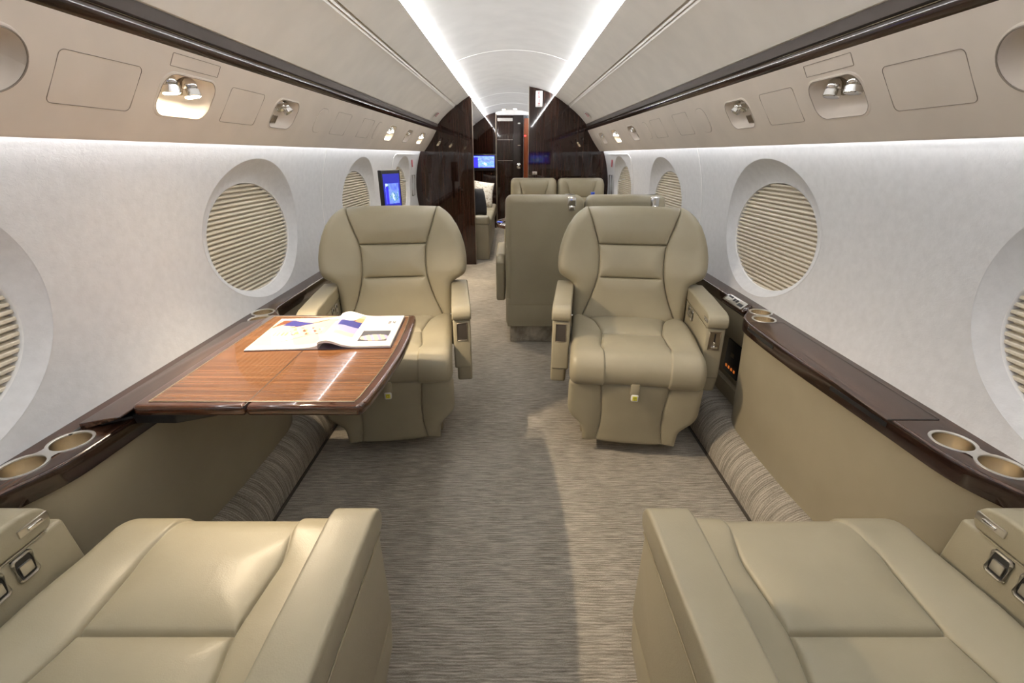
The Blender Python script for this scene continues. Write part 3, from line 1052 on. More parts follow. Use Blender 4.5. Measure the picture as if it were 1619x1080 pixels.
    # --- armrests
    for sx in (-1, 1):
        inb = sx == inboard
        xi, xo = sx * .267, sx * .345
        x0, x1 = min(xi, xo), max(xi, xo)
        mb = MB()
        f_ = 0.0 if inb else nose
        mb.prism([(.008 - f_, .345), (.016 - f_ * .75, .562), (.47, .562), (.47, .30), (.14, .30)], x0 + .002, x1 - .002, 'X', .008, 3)
        bx = mb.build('armrest_box', L, root)
        # lower skirt tapering under
        mb = MB()
        mb.prism([(.012 - f_, .352), (.47, .352), (.47, .20), (.25, .20), (.03 - f_, .275)], x0 + .001 + (.012 if sx > 0 else 0), x1 - .001 - (.012 if sx < 0 else 0), 'X', .010, 3)
        mb.build('armrest_skirt', L, root)
        # padded cap, higher over the front edge
        mb = MB()
        capp = [(.008, .563), (.000, .575), (-.001, .592), (.006, .607), (.020, .617), (.045, .622), (.25, .625), (.45, .622), (.475, .612), (.478, .566)]
        mb.prism(capp, x0 - .001, x1 + .001, 'X', .008, 4)
        cap = mb.build('armrest_pad', L, root)
        # seam bead between pad and box
        mb = MB(); mb.tube([(x0 + .0, .02, .5635), (x0 + .0, .47, .5635)], .0016, 5); mb.tube([(x1, .02, .5635), (x1, .47, .5635)], .0016, 5)
        mb.build('pad_seam', M['stitch'], cap)
        # framed recess in the front of the box
        cx = (x0 + x1) / 2
        w, zz0, zz1 = .0225, .470, .548
        mt = Matrix.Translation((cx, .0115 + .012, 0))
        tilt = Matrix.Translation((cx, .0145 - f_ * .8, .51)) @ RX(-2.1) @ T(0, 0, -.51)
        mb = MB()
        for a_, b_, c_, d_ in ((-w, -w + .003, zz0, zz1), (w - .003, w, zz0, zz1), (-w, w, zz0, zz0 + .003), (-w, w, zz1 - .003, zz1)):
            mb.box(a_, b_, -.0035, .004, c_, d_, .0008, 1, m=tilt)
        fr = mb.build('recess_frame', M['bronze'], root)
        mb = MB(); mb.box(-w + .003, w - .003, -.0012, .003, zz0 + .003, zz1 - .003, m=tilt); mb.build('recess_back', M['inner'] if inb else M['bronze'], fr)
        if not inb:
            mb = MB(); mb.box(-.0025, .0025, -.004, 0, .495, .540, m=tilt); mb.build('lever_slot', M['black'], fr)
            mb = MB(); mb.box(-.013, .013, -.012, -.003, .480, .488, .0015, 2, m=tilt); mb.box(-.003, .003, -.010, -.001, .484, .505, .001, 1, m=tilt)
            mb.build('recline_lever', M['chrome'], fr)
        if not inb:
            # controls on the inner face
            xf = xi
            dx = -sx
            for yy in ((.068, .118) if nose else (.255, .315)):
                mb = MB()
                rp = []
                for c1, c2, a0 in ((yy + .010, .550, 0), (yy - .010, .550, 90), (yy - .010, .517, 180), (yy + .010, .517, 270)):
                    for q in range(5):
                        aa = R(a0 + 22.5 * q); rp.append((xf + dx * .0012, c1 + .006 * math.cos(aa), c2 + .006 * math.sin(aa)))
                mb.tube(rp, .0027, 8, closed=True)
                bz = mb.build('control_bezel', M['silver'], root)
                mb = MB(); mb.box(min(xf + dx * .0005, xf - dx * .004), max(xf + dx * .0005, xf - dx * .004), yy - .0155, yy + .0155, .511, .557); mb.build('bezel_well', M['black'], bz)
                mb = MB(); mb.box(min(xf + dx * .004, xf - dx * .002), max(xf + dx * .004, xf - dx * .002), yy - .011, yy + .011, .519, .541, .0025, 2); mb.build('control_paddle', M['silver'], bz)
            mb = MB(); mb.box(min(xf + dx * .0035, xf - dx * .001), max(xf + dx * .0035, xf - dx * .001), .004, .058, .584, .600, .003, 2); rc = mb.build('recline_plate', M['silver'], root)
            mb = MB(); mb.box(min(xf + dx * .007, xf + dx * .003), max(xf + dx * .007, xf + dx * .003), .018, .044, .589, .595, .002, 2); mb.build('slider', M['chrome'], rc)
        else:
            mb = MB(); mb.cyl((xi, .06, .574), (xi - sx * .006, .06, .574), .004, n=12); mb.build('release_button', M['chrome'], root)
    return root

club_seat((.505, 1.715, 0), -8.2, 'cream leather club seat facing the camera, right of the aisle', 11, -1)
club_seat((-.512, 1.735, 0), 7.0, 'cream leather club seat behind the wooden table with a magazine', 11, 1)
club_seat((-.585, .655, 0), 180.0, 'cream leather seat cut off at the bottom left of the photo', 36, -1, nose=.045)
club_seat((.585, .655, 0), 180.0, 'cream leather seat cut off at the bottom right of the photo', 36, 1, nose=.045)

# paired dining seats
def dining_chair(loc, yaw, label, group, arm_side=None, latch=0):
    root = empty('dining_chair', loc, R(yaw), label=label, cat='seat', group=group)
    L = M['leather']
    hw = .238
    out_f = smooth_interp([(.975, hw - .055), (.970, hw - .034), (.96, hw - .019), (.945, hw - .008), (.92, hw), (.45, hw)], .006)
    sm_f = smooth_interp([(.975, .150), (.90, .140), (.80, .112), (.78, .108), (.6, .112), (.45, .15)], .01)
    rows = densify(.975, .44, (.79,), .012)
    ph = R(5)
    def place(x, z, h):
        y = .40 + .03 * max(0, (z - .88) / .09) ** 2 - h; zt = z - .45
        return (x, .40 + (y - .40) * math.cos(ph) + zt * math.sin(ph), .45 + zt * math.cos(ph) - (y - .40) * math.sin(ph))
    upholster([('headrest', lambda z, c: c and z > .79, L), ('backrest', lambda z, c: not (c and z > .79), L)],
              root, rows, out_f, sm_f, (.79,), place, rr=.035, cols=(12, 22, 12))
    # back shell with pocket bands
    mb = MB()
    def lean(b):
        for v in b.verts:
            if v.co.z > .5: v.co.y += .045
    mb.box(-hw + .002, hw - .002, .395, .545, .118, .972, .042, 6, taper=lean)
    mb.build('back_shell', L, root)
    mb = MB(); mb.box(-hw + .012, hw - .012, .535, .5535, .13, .33, .012, 3); mb.build('literature_pocket', L, root)
    mb = MB(); mb.tube([(-hw + .014, .5545, .288), (hw - .014, .5545, .288)], .0022, 6); mb.build('pocket_seam', M['stitch'], root)
    mb = MB(); mb.box(-hw + .006, hw - .006, -.07, .43, .36, .46, .035, 5); mb.build('seat_cushion', L, root)
    mb = MB(); mb.box(-hw + .01, hw - .01, -.02, .43, .12, .36, .015, 3); mb.build('seat_base', L, root)
    mb = MB(); mb.box(-hw + .03, hw - .03, .02, .50, 0, .12, .006, 1); mb.build('plinth', M['carpet_roll'], root)
    if arm_side:
        x0, x1 = sorted((arm_side * (hw + .002), arm_side * (hw + .062)))
        mb = MB(); mb.prism([(.0, .56), (.02, .30), (.47, .285), (.50, .55), (.46, .60), (.02, .60)], x0, x1, 'X', .016, 4); mb.build('armrest', L, root)
    if latch:
        lx = latch * (hw - .075)
        mb = MB(); mb.box(lx - .032, lx + .032, .40 + .045, .50 + .045, .955, .972, .006, 3); lt = mb.build('latch_plate', M['silver'], root)
        mb = MB(); mb.box(lx - .026, lx + .026, .535 + .03, .56 + .03, .91, .965, .006, 3); mb.box(lx - .018, lx + .018, .55 + .03, .572 + .03, .885, .915, .006, 3); mb.build('latch_tongue', M['chrome'], lt)
    return root
dining_chair((.195, 3.415, 0), 180, 'dining seat turned away, its leather back beside the aisle', 'seats turned away at the dining table', 1, -1)
dining_chair((.690, 3.415, 0), 180, 'dining seat turned away, mostly hidden behind the right club seat', 'seats turned away at the dining table', None, -1)
dining_chair((.225, 4.52, 0), 0, 'dining seat facing camera at the far side, nearer the aisle', 'seats facing the camera at the dining table', -1)
dining_chair((.715, 4.52, 0), 0, 'dining seat facing camera at the far side, nearer the right wall', 'seats facing the camera at the dining table', None)

# ------------------------------------------------------------------ dining table between the paired seats
t = empty('dining_table', (.4, 3.99, 0), label='glossy dark wood dining table edge seen between the paired seats', cat='table')
pts = [(.40, -.24), (-.36, -.24)] + [(-.40 - .135 * math.sin(a), -.24 * math.cos(a)) for a in np.linspace(.15, PI - .15, 14)] + [(-.36, .24), (.40, .24)]
MB().prism(pts, .635, .665, 'Z', .010, 3).build('table_top', M['wood_edge'], t)
MB().tube([(x, y, .6655) for x, y in pts[2:-2]], .003, 6).build('chrome_inlay', M['chrome'], t)
MB().box(.10, .22, -.10, .10, 0, .636, .01, 2).build('pedestal', M['wood_edge'], t)
b = empty('water_bottle', (.665, 3.93, .666), label='small bottle with a blue cap standing on the dining table', cat='bottle')
MB().lathe([(.001, 0), (.03, 0), (.032, .01), (.032, .15), (.028, .185), (.013, .21), (.013, .225)], 24).build('bottle_body', plain('pale_blue_plastic', (.35, .5, .75), .15), b)
MB().lathe([(.0165, .216), (.0165, .246), (.001, .246)], 20).build('bottle_cap', plain('blue_cap', (.05, .12, .7), .3), b)

# ------------------------------------------------------------------ folding table with magazine
TX0, TX1, TY0, TY1 = -.888, -.346, .918, 1.572
t = empty('side_table', (-.62, 1.24, .66), label='glossy striped-wood folding table pulled out over the left seat', cat='table')
def loc_t(x, y): return (x + .62, y - 1.24)
bow_ = [(TX1 + .022 * math.sin(PI * k / 14) - .0, TY0 + (TY1 - TY0) * k / 14) for k in range(15)]
edge_r = [(TX1 - .012, TY0)] + [(x + (.0 if 0 < i < 14 else -.004), y + (.008 if i == 0 else (-.008 if i == 14 else 0))) for i, (x, y) in enumerate(bow_)] + [(TX1 - .012, TY1)]
FOLD = -.622
near_y = TY0
full_o = [(FOLD + .0008, TY0)] + edge_r + [(FOLD + .0008, TY1)]
full_i = [(TX0, TY0 + .01), (TX0 + .008, TY0), (FOLD - .0008, TY0), (FOLD - .0008, TY1), (TX0 + .012, TY1), (TX0 + .004, TY1 - .01)]
MB().prism([loc_t(*p) for p in full_o], -.028, -.0006, 'Z', .009, 4).build('table_leaf', M['wood_edge'], t)
MB().prism([loc_t(*p) for p in full_i], -.028, -.0006, 'Z', .009, 4).build('table_leaf', M['wood_edge'], t)
def inset(poly, d):
    c = np.mean(np.array(poly), axis=0)
    return poly
in_o = [(FOLD + .001, TY0 + .022), (TX1 - .026, TY0 + .022)] + [(x - .026, y) for x, y in bow_[1:-1]] + [(TX1 - .026, TY1 - .022), (FOLD + .001, TY1 - .022)]
in_i = [(TX0 + .030, TY0 + .022), (FOLD - .001, TY0 + .022), (FOLD - .001, TY1 - .022), (TX0 + .034, TY1 - .022)]
for p_ in (in_o, in_i):
    MB().prism([loc_t(*p) for p in p_], -.003, .0, 'Z').build('veneer_panel', M['wood_table'], t)
inl = [p for p in in_i[3:]] + [in_i[0]] + in_o[1:-1]
for off, w in ((0, .0009),):
    path = [(*loc_t(*p), .0002) for p in [in_i[0], in_i[1], in_o[0]] + in_o[1:] + [in_i[2], in_i[3]]]
    MB().tube(path, .0013, 6, closed=True).build('metal_inlay', plain('inlay_metal', (.75, .68, .52), .3, 1), t)
MB().box(-.20, .0, .0, .02, -.0015, .0005).build('x', M['black'], t) if False else None
MB().cyl((-.03, .30, -.0005), (-.03, .30, .0008), .011, n=24, m=T(*loc_t(-.400 + .03, 1.51 - .30), 0)).build('table_stud', M['chrome'], t)
MB().box(FOLD + .62 - .0012, FOLD + .62 + .0012, TY0 - 1.24 + .002, TY1 - 1.24 - .002, -.012, .0003).build('fold_gap', M['black'], t)
mb = MB()
mb.prism([loc_t(-.90, .93), loc_t(-.80, .93), loc_t(-.72, .965), loc_t(-.72, 1.05), loc_t(-.90, 1.05)], -.055, -.028, 'Z', .004, 2)
mb.prism([loc_t(-.955, .90), loc_t(-.90, .93), loc_t(-.90, 1.0), loc_t(-.955, 1.0)], -.060, -.034, 'Z', .003, 2)
mb.box(*sorted((-.90 + .62, -.45 + .62)), 1.25 - 1.24, 1.30 - 1.24, -.040, -.0285, .003, 1)
mb.build('support_arm', M['black'], t)

# magazine
mg = empty('open_magazine', (-.588, 1.385, .6612), R(3.5), label='open magazine lying on the wooden folding table', cat='magazine')
pg_m = [M['page'], plain('print_blue', (.04, .04, .20), .3), plain('print_tan', (.46, .27, .13), .3), plain('print_brown', (.17, .06, .03), .3),
        plain('print_pale', (.52, .41, .31), .3), plain('print_grey', (.07, .07, .08), .3), plain('print_lilac', (.30, .28, .45), .3), plain('print_text', (.42, .42, .45), .4)]
def page(xr, hfun, pic, name, nx_=72, ny_=84, W=.212, H=.275):
    vs_, fs = [], []
    me = bpy.data.meshes.new(name)
    for j in range(ny_ + 1):
        for i in range(nx_ + 1):
            u, v = i / nx_, j / ny_
            vs_.append((xr * u * W, (v - .5) * H, hfun(u, v)))
    mi = []
    for j in range(ny_):
        for i in range(nx_):
            a = j * (nx_ + 1) + i
            q = (a, a + 1, a + nx_ + 2, a + nx_ + 1)
            fs.append(q if xr > 0 else q[::-1])
            mi.append(pic((i + .5) / nx_, (j + .5) / ny_))
    me.from_pydata(vs_, [], fs)
    for m_ in pg_m: me.materials.append(m_)
    me.polygons.foreach_set('material_index', mi)
    me.polygons.foreach_set('use_smooth', [True] * len(fs))
    return link(bpy.data.objects.new(name, me), mg)
def hL(u, v): return .004 + .010 * math.exp(-u * 9)
def hR(u, v): return .006 + .021 * math.exp(-((u - .12) / .20) ** 2) * (1 - .15 * v) + .0015
def picL(u, v):
    if v < .10 or v > .93: return 0
    # room picture: blue ceiling panel, tan floor, furniture (generic)
    def tri(ax, ay, bx, by, cx, cy):
        d1 = (u - bx) * (ay - by) - (ax - bx) * (v - by); d2 = (u - cx) * (by - cy) - (bx - cx) * (v - cy); d3 = (u - ax) * (cy - ay) - (cx - ax) * (v - ay)
        return not ((d1 < 0 or d2 < 0 or d3 < 0) and (d1 > 0 or d2 > 0 or d3 > 0))
    x = 1 - u
    if tri(.38, .80, .78, .92, .86, .74) or tri(.38, .80, .86, .74, .60, .70): return 1
    if tri(.70, .93, .92, .93, .99, .66): return 3
    if v > .42 and v < .66 and .36 < x < .86 and math.sin(x * 41) * math.sin(v * 33 + x * 9) > .25: return [3, 2, 6][int(x * 17 + v * 11) % 3]
    if .40 < v < .50 and .12 < x < .52: return [6, 4, 2][int(x * 50) % 3]
    if v < .40 and x + v > .55 and abs((x - .3) - (v - .15) * 1.6) < .02: return 2
    if v > .66 and abs(x * .55 + .48 - v) < .015: return 3
    return 4 if v > .38 else (4 if math.sin(x * 9 + v * 5) > -.2 else 0)
def picR(u, v):
    if u < .40 and .14 < v < .95:
        if v > .86: return 4
        if v > .72: return 2 if math.sin(u * 22) > 0 else 3
        if .40 < v < .72: return 1 if v > .52 and u > .1 else 6
        if v > .24 and u > .12: return 4 if v < .34 else 6
        return 0
    if .50 < u < .92 and .14 < v < .46:
        if (u - .72) ** 2 / .045 + (v - .25) ** 2 / .009 < 1: return 4 if math.sin(u * 60 + v * 30) > -.3 else 6
        return 5
    if .55 < u < .88 and .53 < v < .64 and (int(v * 84) % 3 == 0): return 7
    g = {(0, 4): 1, (1, 4): 1, (2, 4): 1, (2, 3): 1, (0, 2): 1, (1, 2): 1, (2, 2): 1, (0, 1): 1, (0, 0): 1, (1, 0): 1, (2, 0): 1,
         (5, 4): 1, (5, 3): 1, (5, 2): 1, (6, 2): 1, (7, 2): 1, (7, 4): 1, (7, 3): 1, (7, 1): 1, (7, 0): 1}
    if .80 < u < .92 and .70 < v < .78:
        if g.get((int((u - .80) / .12 * 8), int((v - .70) / .08 * 5))): return 5
    return 0
pL = page(-1, hL, picL, 'left_page'); pR = page(1, hR, picR, 'right_page')
for nm, xr, hf, dz in (('left_page_block', -1, hL, -.0025), ('right_page_block', 1, hR, -.0030)):
    mb = MB()
    us = np.linspace(0, 1, 40)
    W, H = .2135, .277
    top = [(xr * u * W, hf(u, .5) - .0006) for u in us]
    bot = [(xr * u * W, .0005 if nm[0] == 'l' else max(.0005, hf(u, .5) - .006)) for u in us]
    mb.prism(top + bot[::-1], -H / 2, H / 2, 'Y'); mb.build(nm, plain('page_edge_' + nm, (.70, .68, .68), .5), mg)
mb = MB(); mb.box(-.214, .214, -.1385, .1385, -.0006, .0012); mb.build('cover', plain('magazine_cover', (.12, .09, .12), .3), mg)

# ------------------------------------------------------------------ monitor on the left wall
def map_screen(name, w, h, parent, mt, strength=1.6, inset=(.1, .9, .12, .72)):
    """screen: deep blue surround with a paler world map in the middle"""
    base = emit(name + '_blue', (.010, .012, .20), strength)
    o = MB().box(-w / 2, w / 2, -h / 2, h / 2, -.001, 0).build(name, base, parent, smooth=False)
    o.matrix_local = mt
    m, nt, bs = new_mat(name + '_map')
    v = coords(nt, (1 / w, 1 / h, 1))
    n1 = noise(nt, v, 2.3, 6, .6)
    land = ramp(nt, n1, [(.38, (.06, .10, .95)), (.52, (.16, .24, 1.0)), (.57, (.02, .16, .10)), (.62, (.5, .6, 1.0))])
    nt.links.new(land, bs.inputs['Emission Color']); bs.inputs['Emission Strength'].default_value = strength
    bs.inputs['Base Color'].default_value = (.01, .01, .02, 1)
    x0, x1 = -w / 2 + w * inset[0], -w / 2 + w * inset[1]; y0, y1 = -h / 2 + h * inset[2], -h / 2 + h * inset[3]
    MB().box(x0, x1, y0, y1, 0, .0006).build('map', m, o, smooth=False)
    MB().box(x0 + (x1 - x0) * .02, x0 + (x1 - x0) * .22, y0, y1 - h * .08, .0005, .0009).build('night_side', emit(name + '_night', (.02, .015, .38), strength), o, smooth=False)
    return o
tv = empty('wall_monitor', (-.842, 3.36, .825), R(57), label='black monitor with a blue map behind the left club seat', cat='monitor')
MB().box(-.088, .088, 0, .034, .0, .275, .006, 2).build('monitor_case', M['black'], tv)
o = map_screen('screen', .152, .225, tv, Matrix.Translation((0, -.0012, .138)) @ RX(90))
MB().box(-.015, .015, .028, .06, -.235, .20, .005, 2).build('monitor_arm', M['black'], tv)

# ------------------------------------------------------------------ exit hatch outlines on both walls
for s, sd in ((-1, 'left'), (1, 'right')):
    hz = empty('exit_hatch', (0, 0, 0), label='emergency hatch outlined in white on the %s wall near the bulkhead' % sd, cat='hatch')
    def wp(y, z, d=.002): return (wall_surface(y, z) - d, y, z)
    pts = [wp(4.14 + .10 * (1.2 - z), z, .003) for z in np.linspace(.64, 1.17, 20)] + [wp(4.17, 1.19, .003), wp(4.21, 1.2, .003)] + [wp(y, 1.2, .003) for y in np.linspace(4.25, 5.02, 16)]
    MB().tube(pts, .0024, 6).build('hatch_frame', M['wall_smooth'], hz, side=s)
    for (ya, yb, za, zb) in ((4.97, 5.08, .80, 1.0),):
        mb = MB()
        x0 = wallx((za + zb) / 2) - .02
        mb.tube([(x0, ya, za), (x0 - .012, ya, zb), (x0 - .012, yb, zb), (x0, yb, za)], .005, 8, closed=True)
        mb.tube([(x0, (ya + yb) / 2, za), (x0 + .02, (ya + yb) / 2, za)], .004, 8); mb.tube([(x0 - .01, (ya + yb) / 2, zb), (x0 + .02, (ya + yb) / 2, zb)], .004, 8)
        mb.build('grab_handle', M['chrome'], hz, side=s)
    mb = MB(); x0 = wallx(1.05) - .02
    mb.tube([(x0 + .04, 4.50, .985), (x0 - .01, 4.50, .975), (x0 - .014, 4.56, .965), (x0 + .02, 4.60, .96)], .005, 8)
    mb.build('latch_handle', M['silver'], hz, side=s)
    mb = MB(); a, b = .04, .11
    mb.box(wallx(1.13) - .006, wallx(1.13) - .003, 4.93, 4.97, 1.08, 1.16, .001, 1); pk = mb.build('pull_tag', M['red'], hz, side=s)

# ------------------------------------------------------------------ bulkheads
def arch_pts(x0, x1, n=26, extra=.02):
    """cabin ceiling outline between x0 and x1 (both >= 0, on the right side)"""
    pts = []
    for i in range(n + 1):
        x = x0 + (x1 - x0) * i / n
        if x < .44: z = crown(x) + .008
        else:
            tab = circ(*LIP, .80, 1.47, 14) + [(PBt[0] + .03, 1.26), (1.0, 1.2), (1.05, 1.0), (1.056, .85), (1.05, .7), (1.03, .5), (1.02, 0)]
            xs = [p[0] for p in tab]
            z = float(np.interp(x, xs[:18], [p[1] for p in tab[:18]]))
        pts.append((x, z + extra * 0))
    return pts
def bulk(x0, s, y, th, name, mat, hole=None):
    top = arch_pts(x0, .985)
    poly = [(x0, 0.0)] + top + [(1.03, 1.13), (1.06, .95), (1.06, .7), (1.05, .5), (1.04, 0)]
    mb = MB(); mb.prism(poly, y, y + th, 'Y')
    return tag(mb.build(name, mat, side=s, angle=30), kind='structure')
bulk(.178, 1, Y1, .045, 'wall_front_right', M['wood_bulk'])
bulk(.420, -1, Y1, .045, 'wall_front_left', M['wood_bulk'])
# polished edge strips
tag(MB().box(.1745, .1795, Y1 - .002, Y1 + .047, 0, 1.845, .001, 1).build('trim_right_edge', M['bronze']), kind='structure')
tag(MB().box(-.4215, -.4165, Y1 - .002, Y1 + .047, 0, 1.772, .001, 1).build('trim_left_edge', M['bronze']), kind='structure')

# exit sign
sg = empty('exit_sign', (.279, Y1 - .001, 1.728), label='white vertical EXIT sign with red letters on the right bulkhead', cat='sign')
MB().box(-.036, .036, -.012, .001, -.075, .075, .008, 3).build('sign_plate', M['white'], sg)
for k, ch in enumerate('EXIT'):
    cu = bpy.data.curves.new('letter', 'FONT'); cu.body = ch; cu.size = .038; cu.extrude = .001; cu.align_x = 'CENTER'; cu.align_y = 'CENTER'; cu.offset = .0004
    to = bpy.data.objects.new('letter_tmp', cu); link(to)
    bpy.context.view_layer.update()
    me = bpy.data.meshes.new_from_object(to.evaluated_get(bpy.context.evaluated_depsgraph_get()))
    bpy.data.objects.remove(to)
    me.materials.clear(); me.materials.append(M['red'])
    lo = link(bpy.data.objects.new('letter', me), sg)
    lo.location = (0, -.0132, .0515 - k * .0345); lo.rotation_euler = (R(90), 0, 0)
sw = empty('wall_switch', (.247, Y1 - .001, 1.01), label='small white switch on the dark bulkhead above the far seats', cat='switch')
MB().box(-.026, .026, -.008, .001, -.018, .018, .006, 3).build('switch_plate', M['silver'], sw)
MB().box(-.008, .008, -.011, -.006, -.008, .008, .002, 2).build('switch_rocker', M['bronze'], sw)

# rear bulkhead behind the camera, with a map display whose reflection shows in the gloss
pol = [(x, z) for x, z in arch_pts(0, .985)] + [(1.06, 1.0), (1.06, .5), (1.04, 0)]
mb = MB(); mb.prism([(x, z) for x, z in pol] + [(-x, z) for x, z in pol[::-1][:-1]], Y0 - .04, Y0, 'Y')
tag(mb.build('wall_rear', M['ceiling_side']), kind='structure')
rm = empty('bulkhead_monitor', (.62, Y0 + .002, 1.12), label='wide display with a blue map on the bulkhead behind the camera', cat='monitor')
MB().box(-.27, .27, 0, .02, -.14, .14, .005, 2).build('monitor_case', M['black'], rm)
o = map_screen('screen', .50, .24, rm, Matrix.Translation((0, .0215, 0)) @ RZ(180) @ RX(90), 3.0)

# ------------------------------------------------------------------ forward lounge beyond the bulkheads
# left wall and right wall of lounge
mb = MB(); mb.grid(np.array([[(x, y, z) for y in ys_(Y1 + .045, Y2, .5)] for x, z in ((1.0, 0), (1.05, .6), (1.055, .9), (1.0, 1.2), (.94, 1.30), (.80, 1.45), (.779, 1.5))]))
tag(mb.build('wall_lounge_left', M['wood_bulk'], side=-1), kind='structure')
mb = MB(); mb.grid(np.array([[(x, y, z) for y in ys_(Y1 + .045, Y2, .5)] for x, z in ((1.0, 0), (1.05, .6), (1.055, .9), (1.0, 1.2), (.94, 1.30), (.80, 1.45), (.779, 1.5))]))
tag(mb.build('wall_lounge_right', M['wood_bulk']), kind='structure')
poly = [(.30, 0)] + [(.30, crown(.30) + .008)] + [p for p in arch_pts(.31, .985)] + [(1.05, 1.0), (1.05, 0)]
mb = MB(); mb.prism(poly, Y2, Y2 + .04, 'Y')
tag(mb.build('wall_far_right', M['wood_bulk']), kind='structure')
# far bulkhead with doorway
poly = [(.27, 0)] + [(.27, crown(.27) + .008)] + [p for p in arch_pts(.28, .985)] + [(1.05, 1.0), (1.05, 0)]
mb = MB(); mb.prism(poly, Y2, Y2 + .04, 'Y')
tag(mb.build('wall_far_left', M['wood_bulk'], side=-1), kind='structure')
mb = MB(); mb.box(-.272, -.252, Y2 - .01, Y2 + .05, 0, 1.80, .002, 1); tag(mb.build('trim_far_jamb', M['bronze']), kind='structure')
mb = MB(); mb.prism([(-.26, 1.790)] + [(x, crown(abs(x)) + .012) for x in np.linspace(-.26, .30, 12)] + [(.30, 1.790)], Y2, Y2 + .03, 'Y')
tag(mb.build('wall_far_header', M['ceiling']), kind='structure')
dr = empty('door_1', (-.25, Y2 + .02, 0), kind='structure')
MB().box(0, .27, 0, .03, 0, 1.785, .003, 1).build('door_panel', M['wood_bulk'], dr)
MB().box(.27, .435, -.03, .0, 0, 1.785, .003, 1).build('door_leaf', plain('near_black_lacquer', (.012, .006, .005), .12, 0, .6), dr)
for z in (1.42, 1.10):
    MB().box(.01, .262, -.004, .001, z, z + .006).build('door_rail', M['silver'], dr)
MB().box(.012, .262, -.004, .001, 1.70, 1.745, .001, 1).build('door_plaque', M['silver'], dr)
MB().lathe([(.001, .022), (.03, .019), (.047, .008), (.05, 0)], 28, m=T(.365, -.031, 1.02) @ RX(90)).build('door_handle', M['chrome'], dr)
MB().box(.345, .385, -.036, -.029, 1.655, 1.675).build('door_placard', M['silver'], dr)
MB().box(.345, .39, -.034, -.029, 1.33, 1.345).build('lock_plate', M['bronze'], dr)
mb = MB(); mb.box(.195, .30, Y2 - .02, Y2 + .02, 0, 1.74, .002, 1); tag(mb.build('trim_far_post', M['wood_red']), kind='structure')
sgn = MB().box(.198, .232, Y2 - .03, Y2 - .0205, 1.47, 1.488, .002, 1).build('indicator_light', emit('red_indicator', (1.0, .05, .05), 3))
tag(sgn, 'small red lit indicator on the post by the far door', 'light')
mb = MB(); mb.box(-.30, .25, Y2 + .3, Y2 + .34, 0, 1.9); tag(mb.build('wall_galley', M['ceiling']), kind='structure')
for xx, nm_, col in ((-.13, 'warm', (1, .75, .5)), (.05, 'white', (1, .95, .9))):
    e_ = empty('ceiling_downlight', (xx, Y2 - .22, crown(xx) + .006), label='%s round ceiling light above the far door' % nm_, cat='ceiling light')
    MB().lathe([(.034, .004), (.033, -.002), (.027, -.003)], 24).build('light_rim', M['silver'], e_)
    MB().lathe([(.027, -.002), (.001, -.002)], 24).build('light_lens', emit('downlight_' + nm_, col, 12), e_)
    spot('downlight_beam', (xx, Y2 - .22, crown(xx) - .01), (0, 0, -1), 3, 120, .8, .02, col)

fm = empty('lounge_monitor', (-.47, Y2 - .02, 1.075), label='bright blue map display on the far bulkhead above the sofa', cat='monitor')
MB().box(-.21, .20, -.015, .0195, -.13, .13, .004, 2).build('monitor_case', M['black'], fm)
o = map_screen('screen', .36, .19, fm, Matrix.Translation((0, -.0165, .01)) @ RX(90), 2.6, (.02, .98, .05, .95)); None

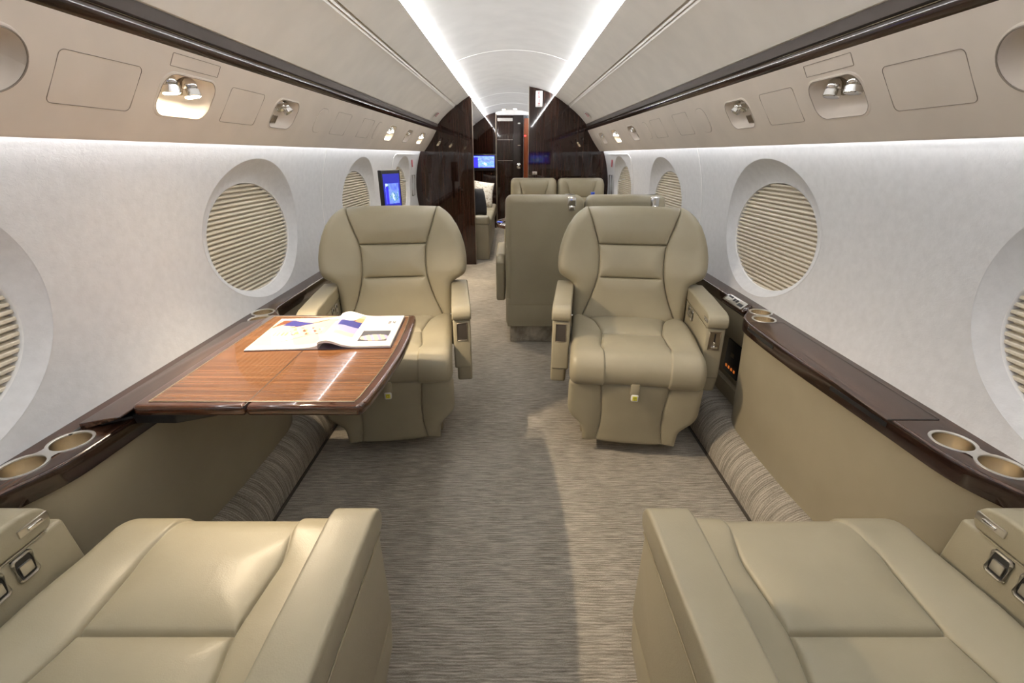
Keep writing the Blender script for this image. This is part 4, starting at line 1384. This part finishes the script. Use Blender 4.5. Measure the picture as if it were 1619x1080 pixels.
# sofa
sf = empty('lounge_sofa', (-.65, 6.4, 0), label='cream leather sofa seen through the doorway beyond the bulkhead', cat='sofa')
MB().box(-.33, .375, -.84, -.66, .0, .42, .012, 3).build('sofa_arm_base', M['leather_dado'], sf)
MB().box(-.33, .378, -.845, -.655, .415, .515, .035, 5).build('sofa_arm_pad', M['leather'], sf)
MB().box(-.33, .37, -.66, 1.2, .0, .32, .01, 2).build('sofa_base', M['leather_dado'], sf)
for ya, yb in ((-.655, .27), (.275, 1.2)):
    MB().box(-.33, .40, ya, yb, .32, .47, .03, 5).build('sofa_cushion', M['leather'], sf)
MB().box(-.335, -.16, -.655, 1.2, .46, .90, .04, 5).build('sofa_backrest', M['leather'], sf)
def pillow(name, loc, w, h, th, rot, mat, label):
    n = 16
    P1, P2 = [], []
    for i in range(n + 1):
        a, b = [], []
        for j in range(n + 1):
            u, v = -1 + 2 * i / n, -1 + 2 * j / n
            e = (1 - abs(u) ** 2.6) * (1 - abs(v) ** 2.6)
            k = 1 - .06 * (1 - abs(u)) - 0
            x, z = u * w / 2 * (1 - .05 * (1 - v * v)), v * h / 2 * (1 - .05 * (1 - u * u))
            d = th / 2 * e ** .5 if e > 0 else 0
            a.append((x, -d, z)); b.append((x, d, z))
        P1.append(a); P2.append(b)
    mb = MB(); mb.grid(np.array(P1)); mb.grid(np.array(P2))
    bmesh.ops.remove_doubles(mb.bm, verts=mb.bm.verts[:], dist=1e-5); bmesh.ops.recalc_face_normals(mb.bm, faces=mb.bm.faces[:])
    o = mb.build(name, mat, angle=180)
    o.location = loc; o.rotation_euler = rot
    return tag(o, label, 'pillow')
m, nt, bs = new_mat('speckled_pillow_cloth')
v = coords(nt, (1, 1, 1)); f = noise(nt, v, 38, 4, .7)
nt.links.new(ramp(nt, f, [(.36, (.25, .19, .14)), (.42, (.66, .6, .5)), (.5, (.85, .82, .76))]), bs.inputs['Base Color']); bs.inputs['Roughness'].default_value = .8
pillow('patterned_pillow', (-.43, 7.05, .655), .31, .36, .13, (R(-14), R(8), R(8)), m, 'pale speckled pillow on the sofa')
pillow('black_pillow', (-.43, 5.99, .645), .34, .34, .12, (R(-12), R(6), R(62)), plain('black_velvet', (.014, .014, .017), .8), 'black pillow leaning on the sofa arm')
spot('lounge_fill_spot', (-.3, 6.6, 1.78), (0, 0, -1), 45, 150, .8, .03, (1, .9, .75))  # added fill spot without a fixture, brightens the lounge
